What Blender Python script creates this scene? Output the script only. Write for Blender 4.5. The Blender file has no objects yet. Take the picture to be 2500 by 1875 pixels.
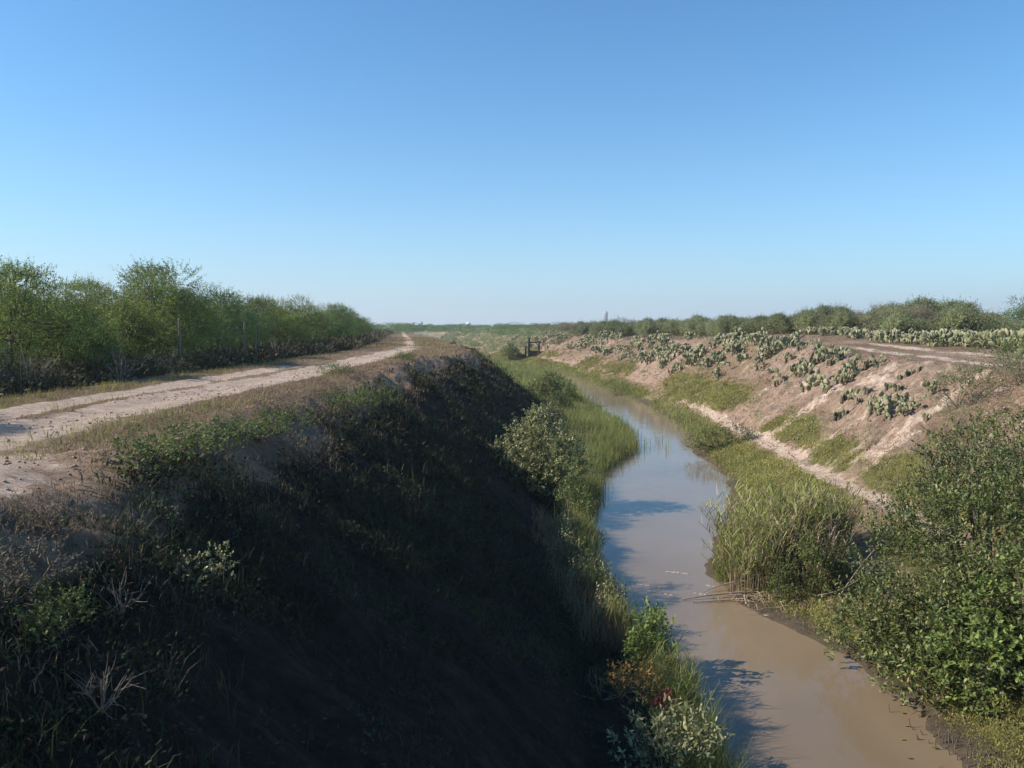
import bpy, math
import numpy as np

# ------------------------------------------------------------------ camera, sky, sun, exposure
SC = bpy.context.scene
CAM_H = 6.0
cam_data = bpy.data.cameras.new("camera")
cam = bpy.data.objects.new("camera", cam_data)
SC.collection.objects.link(cam)
cam.location = (0, 0, CAM_H)
cam.rotation_euler = (math.radians(90 - 4.08), 0, 0)
cam_data.sensor_width = 36
cam_data.lens = 27.72
cam_data.clip_start = 0.1
cam_data.clip_end = 20000
SC.camera = cam

SUN_EL, SUN_AZ = math.radians(34.5), math.radians(-95)      # azimuth from +y towards +x
world = bpy.data.worlds.new("World")
SC.world = world
world.use_nodes = True
wn = world.node_tree
for n in list(wn.nodes): wn.nodes.remove(n)
wo = wn.nodes.new("ShaderNodeOutputWorld")
bg = wn.nodes.new("ShaderNodeBackground")
sky = wn.nodes.new("ShaderNodeTexSky")
sky.sky_type = 'NISHITA'
sky.sun_disc = False
sky.sun_elevation = SUN_EL
sky.sun_rotation = SUN_AZ
sky.altitude = 0
sky.air_density = 1.0
sky.dust_density = 0.1
sky.ozone_density = 4.0
bg.inputs[1].default_value = 0.107
wb = wn.nodes.new("ShaderNodeVectorMath"); wb.operation = 'MULTIPLY'      # the camera's cool white balance
wb.inputs[1].default_value = (0.52, 0.975, 1.15)
wn.links.new(sky.outputs[0], wb.inputs[0])
# pale haze lying in the lowest degrees of the sky
tcw = wn.nodes.new("ShaderNodeTexCoord"); sepw = wn.nodes.new("ShaderNodeSeparateXYZ")
wn.links.new(tcw.outputs["Generated"], sepw.inputs[0])
m1 = wn.nodes.new("ShaderNodeMath"); m1.operation = 'MULTIPLY'; m1.inputs[1].default_value = -1 / 0.105
m2 = wn.nodes.new("ShaderNodeMath"); m2.operation = 'EXPONENT'
m3 = wn.nodes.new("ShaderNodeMath"); m3.operation = 'MULTIPLY'; m3.inputs[1].default_value = 0.95; m3.use_clamp = True
wn.links.new(sepw.outputs[2], m1.inputs[0]); wn.links.new(m1.outputs[0], m2.inputs[0]); wn.links.new(m2.outputs[0], m3.inputs[0])
hz = wn.nodes.new("ShaderNodeMix"); hz.data_type = 'RGBA'; hz.inputs[7].default_value = (3.95, 4.65, 5.5, 1)
wn.links.new(m3.outputs[0], hz.inputs[0]); wn.links.new(wb.outputs[0], hz.inputs[6])
wn.links.new(hz.outputs[2], bg.inputs[0])
wn.links.new(bg.outputs[0], wo.inputs[0])

sun_d = bpy.data.lights.new("sun", 'SUN')
sun_d.energy = 5.0
sun_d.angle = math.radians(0.53)
sun_d.color = (1.0, 0.90, 0.78)
sun = bpy.data.objects.new("sun", sun_d)
SC.collection.objects.link(sun)
sx, sy, sz = math.sin(SUN_AZ) * math.cos(SUN_EL), math.cos(SUN_AZ) * math.cos(SUN_EL), math.sin(SUN_EL)
from mathutils import Vector
sun.rotation_euler = Vector((sx, sy, sz)).to_track_quat('Z', 'Y').to_euler()
SC.view_settings.view_transform = 'Standard'
SC.view_settings.look = 'None'
SC.view_settings.exposure = 0.55
SC.view_settings.gamma = 1.0
SC.cycles.max_bounces = 6
SC.cycles.transparent_max_bounces = 4

# --TERRAIN--
def _h(ix, iy, s):
    n = (ix.astype(np.int64) * 374761393 + iy.astype(np.int64) * 668265263 + s * 1274126177) & 0x7fffffff
    n = ((n ^ (n >> 13)) * 1274126177) & 0x7fffffff
    n = ((n ^ (n >> 16)) * 668265263) & 0x7fffffff
    return (n & 0xffff) / 65535.0
def vnoise(x, y, s=0):
    ix, iy = np.floor(x), np.floor(y)
    fx, fy = x - ix, y - iy
    fx, fy = fx * fx * (3 - 2 * fx), fy * fy * (3 - 2 * fy)
    a, b, c, d = _h(ix, iy, s), _h(ix + 1, iy, s), _h(ix, iy + 1, s), _h(ix + 1, iy + 1, s)
    return (a + (b - a) * fx) * (1 - fy) + (c + (d - c) * fx) * fy
def fbm(x, y, o=4, s=0):
    x, y = np.broadcast_arrays(np.asarray(x, float), np.asarray(y, float))
    t, a, n = 0, .5, 0
    for k in range(o):
        t = t + a * vnoise(x + 13.7 * k, y - 7.1 * k, s + k * 17); n += a
        x, y = x * 1.93 + y * .41, y * 1.93 - x * .41
        a *= .5
    return t / n
def sstep(a, b, x):
    t = np.clip((x - a) / (b - a), 0, 1)
    return t * t * (3 - 2 * t)
def table(y, pts):
    ys, xs = zip(*pts)
    k = np.linspace(-40, 4000, 8081)
    v = np.interp(k, ys, xs)
    w = np.ones(9) / 9
    v = np.convolve(np.pad(v, 4, mode='edge'), w, mode='valid')
    return np.interp(y, k, v)
LC_T = [(-40, -4.7), (4, -4.6), (8, -4.5), (14, -4.4), (20, -4.5), (28, -4.8), (35, -4.9), (39, -4.2), (42, -3.0), (47, -2.9), (58, -4.2), (100, -10.5), (200, -25), (400, -53), (4000, -560)]
LF_T = [(-40, 1.0), (8, 1.1), (14, 1.05), (20, .95), (28, .9), (35, 1.2), (39, 2.3), (42, 2.9), (47, 2.6), (58, 1.2), (100, -5.0), (200, -19.5), (400, -47), (4000, -554)]
WL_T = [(-40, 2.6), (8, 2.6), (10.5, 2.65), (12, 2.7), (14, 2.6), (16, 2.1), (18.5, 1.95), (21, 1.9), (24, 2.1), (28, 2.8), (32, 3.3), (35, 4.3), (38, 5.9), (44, 6.4), (52, 5.9), (62, 5.5), (72, 5.6), (84, 5.6), (111, 4.2), (140, -4.0), (180, -10.7), (300, -30), (4000, -548)]
WR_T = [(-40, 6.0), (8, 6.2), (11, 6.45), (13, 6.8), (14.6, 6.3), (15.6, 5.5), (17, 4.9), (19, 4.9), (22, 6.1), (26, 7.6), (30, 8.8), (34, 9.2), (38, 8.9), (44, 10.2), (52, 10.8), (62, 10.8), (72, 10.5), (84, 9.2), (111, 7.0), (140, -1.4), (180, -7.8), (300, -26), (4000, -544)]
RT_T = [(-40, 10.6), (10, 10.8), (22, 11.2), (33, 11.5), (42, 12.1), (55, 12.5), (72, 12.3), (87, 10.6), (111, 8.6), (123, 6.6), (180, -2), (300, -20), (4000, -538)]
RC_T = [(-40, 16.2), (10, 16.2), (25, 16.8), (33, 17.2), (42, 17.9), (55, 18.4), (72, 18.2), (87, 16.6), (111, 14.6), (123, 12.8), (180, 4), (300, -14), (4000, -532)]
def lines(y):
    return [table(y, t) for t in (LC_T, LF_T, WL_T, WR_T, RT_T, RC_T)]
def slope_shape(t):
    # 0 at crest, 1 at foot, crest rounded over, foot slightly concave
    t = np.clip(t, 0, 1)
    r = .13
    a = np.where(t < r, t * t / (2 * r), t - r / 2)
    a = a / (1 - r / 2)
    return a - .04 * np.sin(math.pi * t) 
def height(x, y, detail=True):
    x = np.asarray(x, float); y = np.asarray(y, float)
    LC, LF, WL, WR, RT, RC = lines(y)
    # wander of the crests and toes
    LC = LC + (fbm(y * .35, y * 0 + 3.3, 3, 5) - .5) * 1.0
    rg = np.clip(1 - y / 140, .2, 1)
    RC = RC + (fbm(y * .3, y * 0 + 9.3, 3, 6) - .5) * 1.6 * rg
    WL = WL + (fbm(y * 1.1 + x * .3, y * 0 + 1.3, 4, 7) - .5) * .7 * rg
    WR = WR + (fbm(y * 1.2 + x * .4, y * 0 + 2.3, 4, 8) - .5) * .8 * rg
    zl = 4.6 + (fbm(x * .12, y * .1, 2, 31) - .5) * .18 - .25 * sstep(-9.5, -12, x - bendx(y))
    zr = 4.5 + .55 * np.exp(-((y - 64) / 20.) ** 2) + .42 * sstep(0, 6, x - RC) * (y < 400) - .55 * sstep(10, 24, x - RC) + (fbm(x * .1, y * .1, 2, 33) - .5) * .25
    tl = (x - LC) / (LF - LC)
    z = zl + (.42 - zl) * slope_shape(tl)
    tf = np.clip((x - LF) / np.maximum(WL - LF, .3), 0, 1)
    z = np.where(x > LF, .42 - .36 * tf ** 1.5, z)
    mid = (WL + WR) / 2
    bedL = .06 - .95 * sstep(0, 1, np.clip((x - WL) / np.maximum((mid - WL), .2), 0, 1) * 1.3)
    bedR = .06 - .95 * sstep(0, 1, np.clip((WR - x) / np.maximum((WR - mid), .2), 0, 1) * 1.3)
    z = np.where(x > WL, bedL, z)
    z = np.where(x > mid, bedR, z)
    tf = np.clip((x - WR) / np.maximum(RT - WR, .3), 0, 1)
    z = np.where(x > WR, .06 + .8 * sstep(0, 1, tf) * .6 + .32 * tf, z)
    tr = (RC - x) / (RC - RT)
    zz = zr + (.86 - zr) * slope_shape(tr)
    z = np.where(x > RT, zz, z)
    if detail:
        near = np.clip(1 - (y - 60) / 110, .12, 1)
        onL = sstep(-.15, .12, tl) * (1 - sstep(.85, 1.1, tl))
        onR = sstep(-.1, .12, 1 - tr) * (1 - sstep(.9, 1.25, 1 - tr)) * (x > RT - 1)
        onR = np.where(x > RT - 1, sstep(-.12, .1, (x - RT) / (RC - RT)) * (1 - sstep(.95, 1.25, (x - RT) / (RC - RT))), 0)
        # rills down the slopes
        wob = (fbm(x * .5, y * .5, 2, 44) - .5) * 2.2
        rill = np.abs(fbm((y + wob) * .9, x * .16, 3, 40) - .5) * 2
        rill2 = np.abs(fbm((y + wob) * 2.6, x * .4, 3, 41) - .5) * 2
        z = z + (onL * .9 + onR * .9) * ((rill - .3) * .5 + (rill2 - .3) * .3) * near
        clod = fbm(x * 1.6, y * 1.6, 4, 50) - .5
        clod2 = fbm(x * 6, y * 6, 3, 51) - .5
        land = np.clip(1 - sstep(-.4, .1, x - WL) + sstep(-.1, .4, x - WR), 0, 1)
        z = z + clod * (.10 + .16 * onL + .34 * onR) * near * land
        z = z + clod2 * (.02 + .07 * onL + .19 * onR) * land
        z = z + (np.abs(fbm((y + wob) * 5.5, x * 1.1, 3, 42) - .5) - .12) * .22 * (onL * .5 + onR) * near
        d = x - bendx(y)
        rut = np.exp(-((d + 6.65) / .3) ** 2) + np.exp(-((d + 8.0) / .3) ** 2)
        z = z - .05 * rut * (y < 150)
    return z
def bendx(y):
    return np.interp(y, [-40, 42, 50, 58, 100, 200, 400, 4000], [0, 0, -.3, -1.0, -6.8, -21, -49, -556])
def mask(x, y):
    """bare sand, green growth, dry growth, wet mud"""
    LC, LF, WL, WR, RT, RC = lines(y)
    d = x - bendx(y)
    n1 = fbm(x * .5, y * .22, 4, 60); n2 = fbm(x * 1.7, y * .9, 3, 61); n3 = fbm(x * .16, y * .1, 3, 62)
    top = (x < LC + .4)
    wid = np.where(y < 60, 1, .75)
    far = 1 - .5 * sstep(30, 60, y)
    rut = (np.exp(-((d + 6.45) / (.78 * wid)) ** 4) * 1.0 + np.exp(-((d + 8.0) / (.5 * wid)) ** 4) * (1 - sstep(22, 34, y) * .8)) * far
    rut = np.clip(rut + 1.1 * np.exp(-((d + 4.9) / .75) ** 2 - ((y - 5.5) / 3.6) ** 2) + .5 * np.exp(-((d + 6.4) / .9) ** 2 - ((y - 41) / 6) ** 2), 0, 1)
    sand = np.where(top, np.clip(rut * 1.05 + (n2 - .5) * .95, 0, 1), 0)
    path = np.exp(-((x - RT + .3 + (n1 - .5) * .6) / .42) ** 2) * sstep(17, 20, y) * (1 - .8 * sstep(45, 75, y))
    trk = (np.exp(-((x - RC - 1.9) / .38) ** 4) + np.exp(-((x - RC - 3.5) / .38) ** 4)) * (1 - sstep(42, 56, y))
    sl = sstep(-.1, .15, (x - RT) / (RC - RT)) * (1 - sstep(.97, 1.15, (x - RT) / (RC - RT)))
    sand = sand + path * (.75 + (n2 - .5)) + trk * .8 * (.8 + (n2 - .5) * 1.4) + sl * np.clip((fbm(x * .35 + y * .1, y * 1.1, 4, 63) - .5) * 2.2, 0, .5) * (1 - sstep(75, 120, y))
    flatR = sstep(-.1, .2, x - WR) * (1 - sstep(-1.2, .5, x - RT))
    green = flatR * (1 - path * 1.2) * (.65 + (n1 - .5) * 1.6)
    low = np.exp(-((x - RT - .9) / .9) ** 2)
    green = green + low * np.clip((n3 - .42) * 4, 0, 1) * .9
    flatL = sstep(-.3, .4, x - LF) * (1 - sstep(-.2, .2, x - WL))
    for a, b, c, e in ((13.1, 59, .9, 7), (13.3, 49.5, .9, 4), (12.5, 35.3, .7, 3), (12.1, 29.2, .6, 2.2), (10.2, 30.5, .9, 4), (11.9, 24.5, .5, 1.6)):
        green = green + 1.3 * np.exp(-((x - a) / c) ** 2 - ((y - b) / e) ** 2)
    green = green + flatL * .8 + sl * sstep(110, 170, y) * .3
    dry = np.where(top, np.clip(.75 - rut + (n1 - .5) * .9, 0, 1), 0)
    dry = dry + (x > RC + .5) * (.5 + (n1 - .5)) * (1 - trk) + sl * np.clip(.62 + (n3 - .5) * 2 - (n1 - .45), 0, .7)
    mud = np.exp(-((x - WL) / .35) ** 2) + np.exp(-((x - WR) / .4) ** 2) + ((x > WL) & (x < WR))
    return [np.clip(a, 0, 1) for a in (sand, green, dry, mud)]
# --END TERRAIN--

# ------------------------------------------------------------------ mesh helpers
COL = SC.collection
class MB:
    def __init__(s): s.v = []; s.f = {3: [], 4: []}; s.n = 0
    def add(s, v, q=None, t=None):
        v = np.asarray(v, np.float32).reshape(-1, 3)
        if q is not None and len(q): s.f[4].append(np.asarray(q, np.int64).reshape(-1, 4) + s.n)
        if t is not None and len(t): s.f[3].append(np.asarray(t, np.int64).reshape(-1, 3) + s.n)
        s.v.append(v); s.n += len(v); return s
    def mesh(s, name, mat, smooth=False):
        me = bpy.data.meshes.new(name)
        v = np.concatenate(s.v) if s.v else np.zeros((0, 3), np.float32)
        q = np.concatenate(s.f[4]) if s.f[4] else np.zeros((0, 4), np.int64)
        t = np.concatenate(s.f[3]) if s.f[3] else np.zeros((0, 3), np.int64)
        me.vertices.add(len(v)); me.vertices.foreach_set("co", v.ravel())
        lp = np.concatenate([q.ravel(), t.ravel()]).astype(np.int32)
        me.loops.add(len(lp)); me.loops.foreach_set("vertex_index", lp)
        st = np.concatenate([np.arange(len(q)) * 4, len(q) * 4 + np.arange(len(t)) * 3]).astype(np.int32)
        me.polygons.add(len(st)); me.polygons.foreach_set("loop_start", st)
        if smooth: me.polygons.foreach_set("use_smooth", np.ones(len(st), bool))
        me.update(calc_edges=True)
        if mat: me.materials.append(mat)
        return me
    def build(s, name, mat, parent=None, smooth=False):
        return link(name, s.mesh(name, mat, smooth), parent)
def link(name, data, parent=None, loc=None, rz=0, sc=None):
    o = bpy.data.objects.new(name, data)
    COL.objects.link(o)
    if parent: o.parent = parent
    if loc is not None: o.location = loc
    if rz: o.rotation_euler = (0, 0, rz)
    if sc is not None: o.scale = (sc, sc, sc) if np.isscalar(sc) else sc
    return o
def tag(o, label=None, cat=None, group=None, kind=None):
    if label: o["label"] = label
    if cat: o["category"] = cat
    if group: o["group"] = group
    if kind: o["kind"] = kind
    return o
def copy_tree(o, parent=None):
    c = o.copy(); COL.objects.link(c); c.parent = parent
    for k in ("label", "category", "group"):
        if parent is None and k in c: del c[k]
    for ch in list(o.children): copy_tree(ch, c)
    return c
def nrm(a): return a / np.maximum(np.linalg.norm(a, axis=-1, keepdims=True), 1e-9)
def rdir(r, n, up=0.0):
    d = r.normal(size=(n, 3)); d[:, 2] += up
    return nrm(d)
def tube(mb, pts, rad, sides=5):
    pts = np.asarray(pts, float); k = len(pts)
    rad = np.broadcast_to(rad, (k,)) if np.ndim(rad) == 0 else np.asarray(rad)
    tan = nrm(np.gradient(pts, axis=0))
    ref = np.where(np.abs(tan[:, 2:3]) > .9, [[1., 0, 0]], [[0, 0, 1.]])
    a = nrm(np.cross(tan, ref)); b = np.cross(tan, a)
    th = np.arange(sides) * 2 * math.pi / sides
    v = pts[:, None] + rad[:, None, None] * (a[:, None] * np.cos(th)[None, :, None] + b[:, None] * np.sin(th)[None, :, None])
    i = np.arange(k - 1)[:, None] * sides; j = np.arange(sides)[None]; j2 = (j + 1) % sides
    q = np.stack([i + j, i + j2, i + sides + j2, i + sides + j], -1).reshape(-1, 4)
    mb.add(v.reshape(-1, 3), q)
    c0 = np.vstack([v[-1], pts[-1:] + tan[-1:] * rad[-1]])
    mb.add(c0, None, [[m, (m + 1) % sides, sides] for m in range(sides)])
def bez(p0, p1, p2, n=6):
    t = np.linspace(0, 1, n)[:, None]
    return (1 - t) ** 2 * np.asarray(p0) + 2 * t * (1 - t) * np.asarray(p1) + t * t * np.asarray(p2)
def box(mb, c, s, rz=0, tilt=0):
    c = np.array(c, float); s = np.array(s, float) / 2
    v = np.array([[x, y, z] for x in (-1, 1) for y in (-1, 1) for z in (-1, 1)]) * s
    ct, st_ = math.cos(tilt), math.sin(tilt)
    v = np.stack([v[:, 0] * ct + v[:, 2] * st_, v[:, 1], -v[:, 0] * st_ + v[:, 2] * ct], 1)
    cz, sz_ = math.cos(rz), math.sin(rz)
    v = np.stack([v[:, 0] * cz - v[:, 1] * sz_, v[:, 0] * sz_ + v[:, 1] * cz, v[:, 2]], 1) + c
    mb.add(v, [[0, 1, 3, 2], [4, 6, 7, 5], [0, 4, 5, 1], [2, 3, 7, 6], [0, 2, 6, 4], [1, 5, 7, 3]])
def leaves(mb, P, D, N, L, W, fold=.18, shape=4):
    """pointed or rounded blades with a folded midrib"""
    P = np.asarray(P); D = nrm(np.asarray(D)); S = nrm(np.cross(D, N)); U = np.cross(S, D)
    L = np.broadcast_to(L, (len(P),))[:, None]; W = np.broadcast_to(W, (len(P),))[:, None] * .5
    n = len(P); i = np.arange(n)[:, None]
    if shape == 4:
        v = np.stack([P, P + D * L * .5 + S * W + U * W * fold, P + D * L, P + D * L * .5 - S * W + U * W * fold], 1)
        mb.add(v.reshape(-1, 3), i * 4 + np.array([[0, 1, 2, 3]]))
    else:
        v = np.stack([P, P + D * L * .35 + S * W * .85 + U * W * fold, P + D * L * .75 + S * W * .95 + U * W * fold, P + D * L,
                      P + D * L * .75 - S * W * .95 + U * W * fold, P + D * L * .35 - S * W * .85 + U * W * fold], 1)
        mb.add(v.reshape(-1, 3), np.concatenate([i * 6 + np.array([[0, 1, 2, 3]]), i * 6 + np.array([[0, 3, 4, 5]])]))
def blades(mb, P, H, W, lean, az, bend=.35):
    """grass blades: root P, height H, width W, lean away from vertical towards az, tip bending over"""
    n = len(P); P = np.asarray(P)
    H = np.broadcast_to(H, (n,))[:, None]; W = np.broadcast_to(W, (n,))[:, None] * .5
    lean = np.broadcast_to(lean, (n,))[:, None]
    out = np.stack([np.cos(az), np.sin(az), np.zeros(n)], 1)
    sd = np.random.default_rng(n).uniform(0, 2 * math.pi, n)
    S = np.stack([np.cos(sd), np.sin(sd), np.zeros(n)], 1)
    up = np.array([[0, 0, 1.]])
    m = P + up * H * .55 * np.cos(lean) + out * H * .55 * np.sin(lean)
    l2 = lean + bend
    t = m + up * H * .45 * np.cos(l2) + out * H * .45 * np.sin(l2)
    v = np.stack([P - S * W, P + S * W, m + S * W * .8, m - S * W * .8, t], 1)
    i = np.arange(n)[:, None] * 5
    mb.add(v.reshape(-1, 3), i + np.array([[0, 1, 2, 3]]), i + np.array([[3, 2, 4]]))

# ------------------------------------------------------------------ materials
def new_mat(name):
    m = bpy.data.materials.new(name); m.use_nodes = True
    nt = m.node_tree
    for n in list(nt.nodes): nt.nodes.remove(n)
    out = nt.nodes.new("ShaderNodeOutputMaterial")
    def N(t, **k):
        n = nt.nodes.new(t)
        for a, b in k.items():
            if a == 'ins':
                for c, d in b.items(): n.inputs[c].default_value = d
            else: setattr(n, a, b)
        return n
    return m, nt, out, N, nt.links.new
def ramp(N, stops, interp='LINEAR'):
    r = N("ShaderNodeValToRGB"); e = r.color_ramp.elements; r.color_ramp.interpolation = interp
    while len(e) < len(stops): e.new(.5)
    for a, (p, c) in zip(e, stops): a.position = p; a.color = (*c, 1)
    return r
def leaf_mat(name, cols, rough=.6, trans=.25, clump=.9, spec=.3, vary=.35):
    """one colour per leaf out of cols, clumps lighter or darker than others"""
    m, nt, out, N, L = new_mat(name)
    g = N("ShaderNodeNewGeometry"); tc = N("ShaderNodeTexCoord")
    k = len(cols)
    r = ramp(N, [((i + .5) / k, c) for i, c in enumerate(cols)]); L(g.outputs["Random Per Island"], r.inputs[0])
    no = N("ShaderNodeTexNoise", ins={"Scale": clump, "Detail": 2.0}); L(tc.outputs["Object"], no.inputs["Vector"])
    mr = N("ShaderNodeMapRange", ins={"From Min": .3, "From Max": .7, "To Min": 1 - vary, "To Max": 1 + vary}); L(no.outputs["Fac"], mr.inputs[0])
    oi = N("ShaderNodeObjectInfo")
    mr2 = N("ShaderNodeMapRange", ins={"To Min": .85, "To Max": 1.15}); L(oi.outputs["Random"], mr2.inputs[0])
    mu = N("ShaderNodeMath", operation='MULTIPLY'); L(mr.outputs[0], mu.inputs[0]); L(mr2.outputs[0], mu.inputs[1])
    vm = N("ShaderNodeVectorMath", operation='SCALE'); L(r.outputs[0], vm.inputs[0]); L(mu.outputs[0], vm.inputs["Scale"])
    p = N("ShaderNodeBsdfPrincipled", ins={"Roughness": rough, "Specular IOR Level": spec}); L(vm.outputs[0], p.inputs["Base Color"])
    if trans > 0:
        t = N("ShaderNodeBsdfTranslucent"); L(vm.outputs[0], t.inputs[0])
        mx = N("ShaderNodeMixShader", ins={0: trans}); L(p.outputs[0], mx.inputs[1]); L(t.outputs[0], mx.inputs[2]); L(mx.outputs[0], out.inputs[0])
    else: L(p.outputs[0], out.inputs[0])
    return m
def solid_mat(name, c1, c2, scale=6, rough=.85, stretch=(1, 1, 1), bump=.3, dist=.01):
    m, nt, out, N, L = new_mat(name)
    tc = N("ShaderNodeTexCoord"); mp = N("ShaderNodeMapping"); mp.inputs["Scale"].default_value = stretch
    L(tc.outputs["Object"], mp.inputs[0])
    no = N("ShaderNodeTexNoise", ins={"Scale": scale, "Detail": 6.0, "Roughness": .65}); L(mp.outputs[0], no.inputs["Vector"])
    r = ramp(N, [(.35, c1), (.65, c2)]); L(no.outputs["Fac"], r.inputs[0])
    p = N("ShaderNodeBsdfPrincipled", ins={"Roughness": rough, "Specular IOR Level": .25}); L(r.outputs[0], p.inputs["Base Color"])
    b = N("ShaderNodeBump", ins={"Strength": bump, "Distance": dist}); L(no.outputs["Fac"], b.inputs["Height"]); L(b.outputs[0], p.inputs["Normal"])
    L(p.outputs[0], out.inputs[0])
    return m

# ------------------------------------------------------------------ ground, tracks and water
def ground_mat():
    m, nt, out, N, L = new_mat("soil")
    at = N("ShaderNodeAttribute", attribute_name="cover"); sp = N("ShaderNodeSeparateColor"); L(at.outputs["Color"], sp.inputs[0])
    geo = N("ShaderNodeNewGeometry")
    def noise(s, d=5, r=.6, st=(1, 1, 1)):
        mp = N("ShaderNodeMapping"); mp.inputs["Scale"].default_value = st; L(geo.outputs["Position"], mp.inputs[0])
        n = N("ShaderNodeTexNoise", ins={"Scale": s, "Detail": float(d), "Roughness": r}); L(mp.outputs[0], n.inputs["Vector"]); return n.outputs["Fac"]
    def thr(mask, no, lo=.35, hi=.65, amt=.9):
        a = N("ShaderNodeMath", operation='MULTIPLY_ADD'); L(no, a.inputs[0]); a.inputs[1].default_value = amt
        L(mask, a.inputs[2])
        b = N("ShaderNodeMapRange", interpolation_type='SMOOTHSTEP', ins={"From Min": lo + amt / 2, "From Max": hi + amt / 2}); L(a.outputs[0], b.inputs[0]); return b.outputs[0]
    def mix(f, a, b):
        x = N("ShaderNodeMix", data_type='RGBA'); L(f, x.inputs[0])
        L(a, x.inputs[6]); L(b, x.inputs[7]); return x.outputs[2]
    n_big, n_mid, n_fin = noise(.45, 4), noise(3.2, 6, .7, (.55, 1.5, .9)), noise(14, 6, .75, (.7, 1.2, 1))
    base = ramp(N, [(.3, (.17, .112, .078)), (.48, (.29, .205, .148)), (.7, (.47, .35, .265))]); L(n_mid, base.inputs[0])
    sand = ramp(N, [(.3, (.40, .30, .22)), (.5, (.56, .43, .335)), (.75, (.69, .55, .44))]); L(n_mid, sand.inputs[0])
    green = ramp(N, [(.3, (.075, .085, .03)), (.5, (.14, .14, .05)), (.75, (.22, .17, .08))]); L(n_fin, green.inputs[0])
    dry = ramp(N, [(.3, (.11, .075, .048)), (.5, (.22, .155, .10)), (.75, (.37, .275, .185))]); L(n_fin, dry.inputs[0])
    mud = ramp(N, [(.3, (.09, .07, .048)), (.7, (.16, .125, .088))]); L(n_mid, mud.inputs[0])
    c = mix(thr(sp.outputs[2], n_mid), base.outputs[0], dry.outputs[0])
    c = mix(thr(sp.outputs[1], n_mid, .4, .6), c, green.outputs[0])
    c = mix(thr(sp.outputs[0], n_mid, .35, .6, .8), c, sand.outputs[0])
    c = mix(thr(at.outputs["Alpha"], n_mid, .4, .6, .5), c, mud.outputs[0])
    # dark soil of the overgrown bank, its shade put into the colour
    at2 = N("ShaderNodeAttribute", attribute_name="shaded_soil")
    shade_ramp = ramp(N, [(.3, (.03, .023, .018)), (.6, (.055, .042, .034)), (.8, (.09, .07, .058))]); L(n_mid, shade_ramp.inputs[0])
    c = mix(thr(at2.outputs["Fac"], n_big, .35, .65, .7), c, shade_ramp.outputs[0])
    v = N("ShaderNodeMapRange", ins={"From Min": .25, "From Max": .75, "To Min": .72, "To Max": 1.25}); L(n_fin, v.inputs[0])
    vm = N("ShaderNodeVectorMath", operation='SCALE'); L(c, vm.inputs[0]); L(v.outputs[0], vm.inputs["Scale"])
    p = N("ShaderNodeBsdfPrincipled", ins={"Roughness": .95, "Specular IOR Level": .1}); L(vm.outputs[0], p.inputs["Base Color"])
    ad = N("ShaderNodeMath", operation='ADD'); L(n_mid, ad.inputs[0]); L(n_fin, ad.inputs[1])
    b = N("ShaderNodeBump", ins={"Strength": 1.0, "Distance": .09}); L(ad.outputs[0], b.inputs["Height"]); L(b.outputs[0], p.inputs["Normal"])
    L(p.outputs[0], out.inputs[0])
    return m
M_SOIL = ground_mat()

def axis(lims, steps):
    out = [lims[0]]
    for a, b, s0, s1 in steps:
        while out[-1] < b:
            t = (out[-1] - a) / (b - a)
            out.append(out[-1] + s0 + (s1 - s0) * t)
    return np.array(out)
gy = axis((-25,), [(-25, 2, 2.5, .3), (2, 12, .07, .09), (12, 45, .09, .25), (45, 120, .28, 1.2), (120, 400, 1.5, 10), (400, 1500, 14, 80), (1500, 2600, 120, 300)])
gu = axis((-2600,), [(-2600, -300, 400, 80), (-300, -30, 70, 3), (-30, -13, 2, .35), (-13, -6, .14, .11), (-6, 22, .085, .1), (22, 40, .15, 2), (40, 300, 3, 70), (300, 2600, 80, 400)])
U, Y = np.meshgrid(gu, gy)
X = U + bendx(Y) * np.clip(1 - np.abs(U) / 2600, 0, 1)
Z = height(X, Y)
ms = mask(X, Y)
nr, ncn = U.shape
idx = np.arange(nr * ncn).reshape(nr, ncn)
quads = np.stack([idx[:-1, :-1], idx[:-1, 1:], idx[1:, 1:], idx[1:, :-1]], -1).reshape(-1, 4)
V = np.stack([X, Y, Z], -1).reshape(-1, 3)
cover = np.stack(ms, -1).reshape(-1, 4).astype(np.float32)
LCg, LFg, WLg, WRg, RTg, RCg = lines(Y)
shaded_soil = (sstep(.12, .3, (X - LCg) / (LFg - LCg)) * (1 - sstep(-.5, .5, X - WLg)) * (1 - sstep(60, 90, Y))).ravel().astype(np.float32)
shaded_soil = np.maximum(shaded_soil, (sstep(-9.3, -10.2, X - bendx(Y)).ravel() * (Y.ravel() < 300)).astype(np.float32) * .9)
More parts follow.
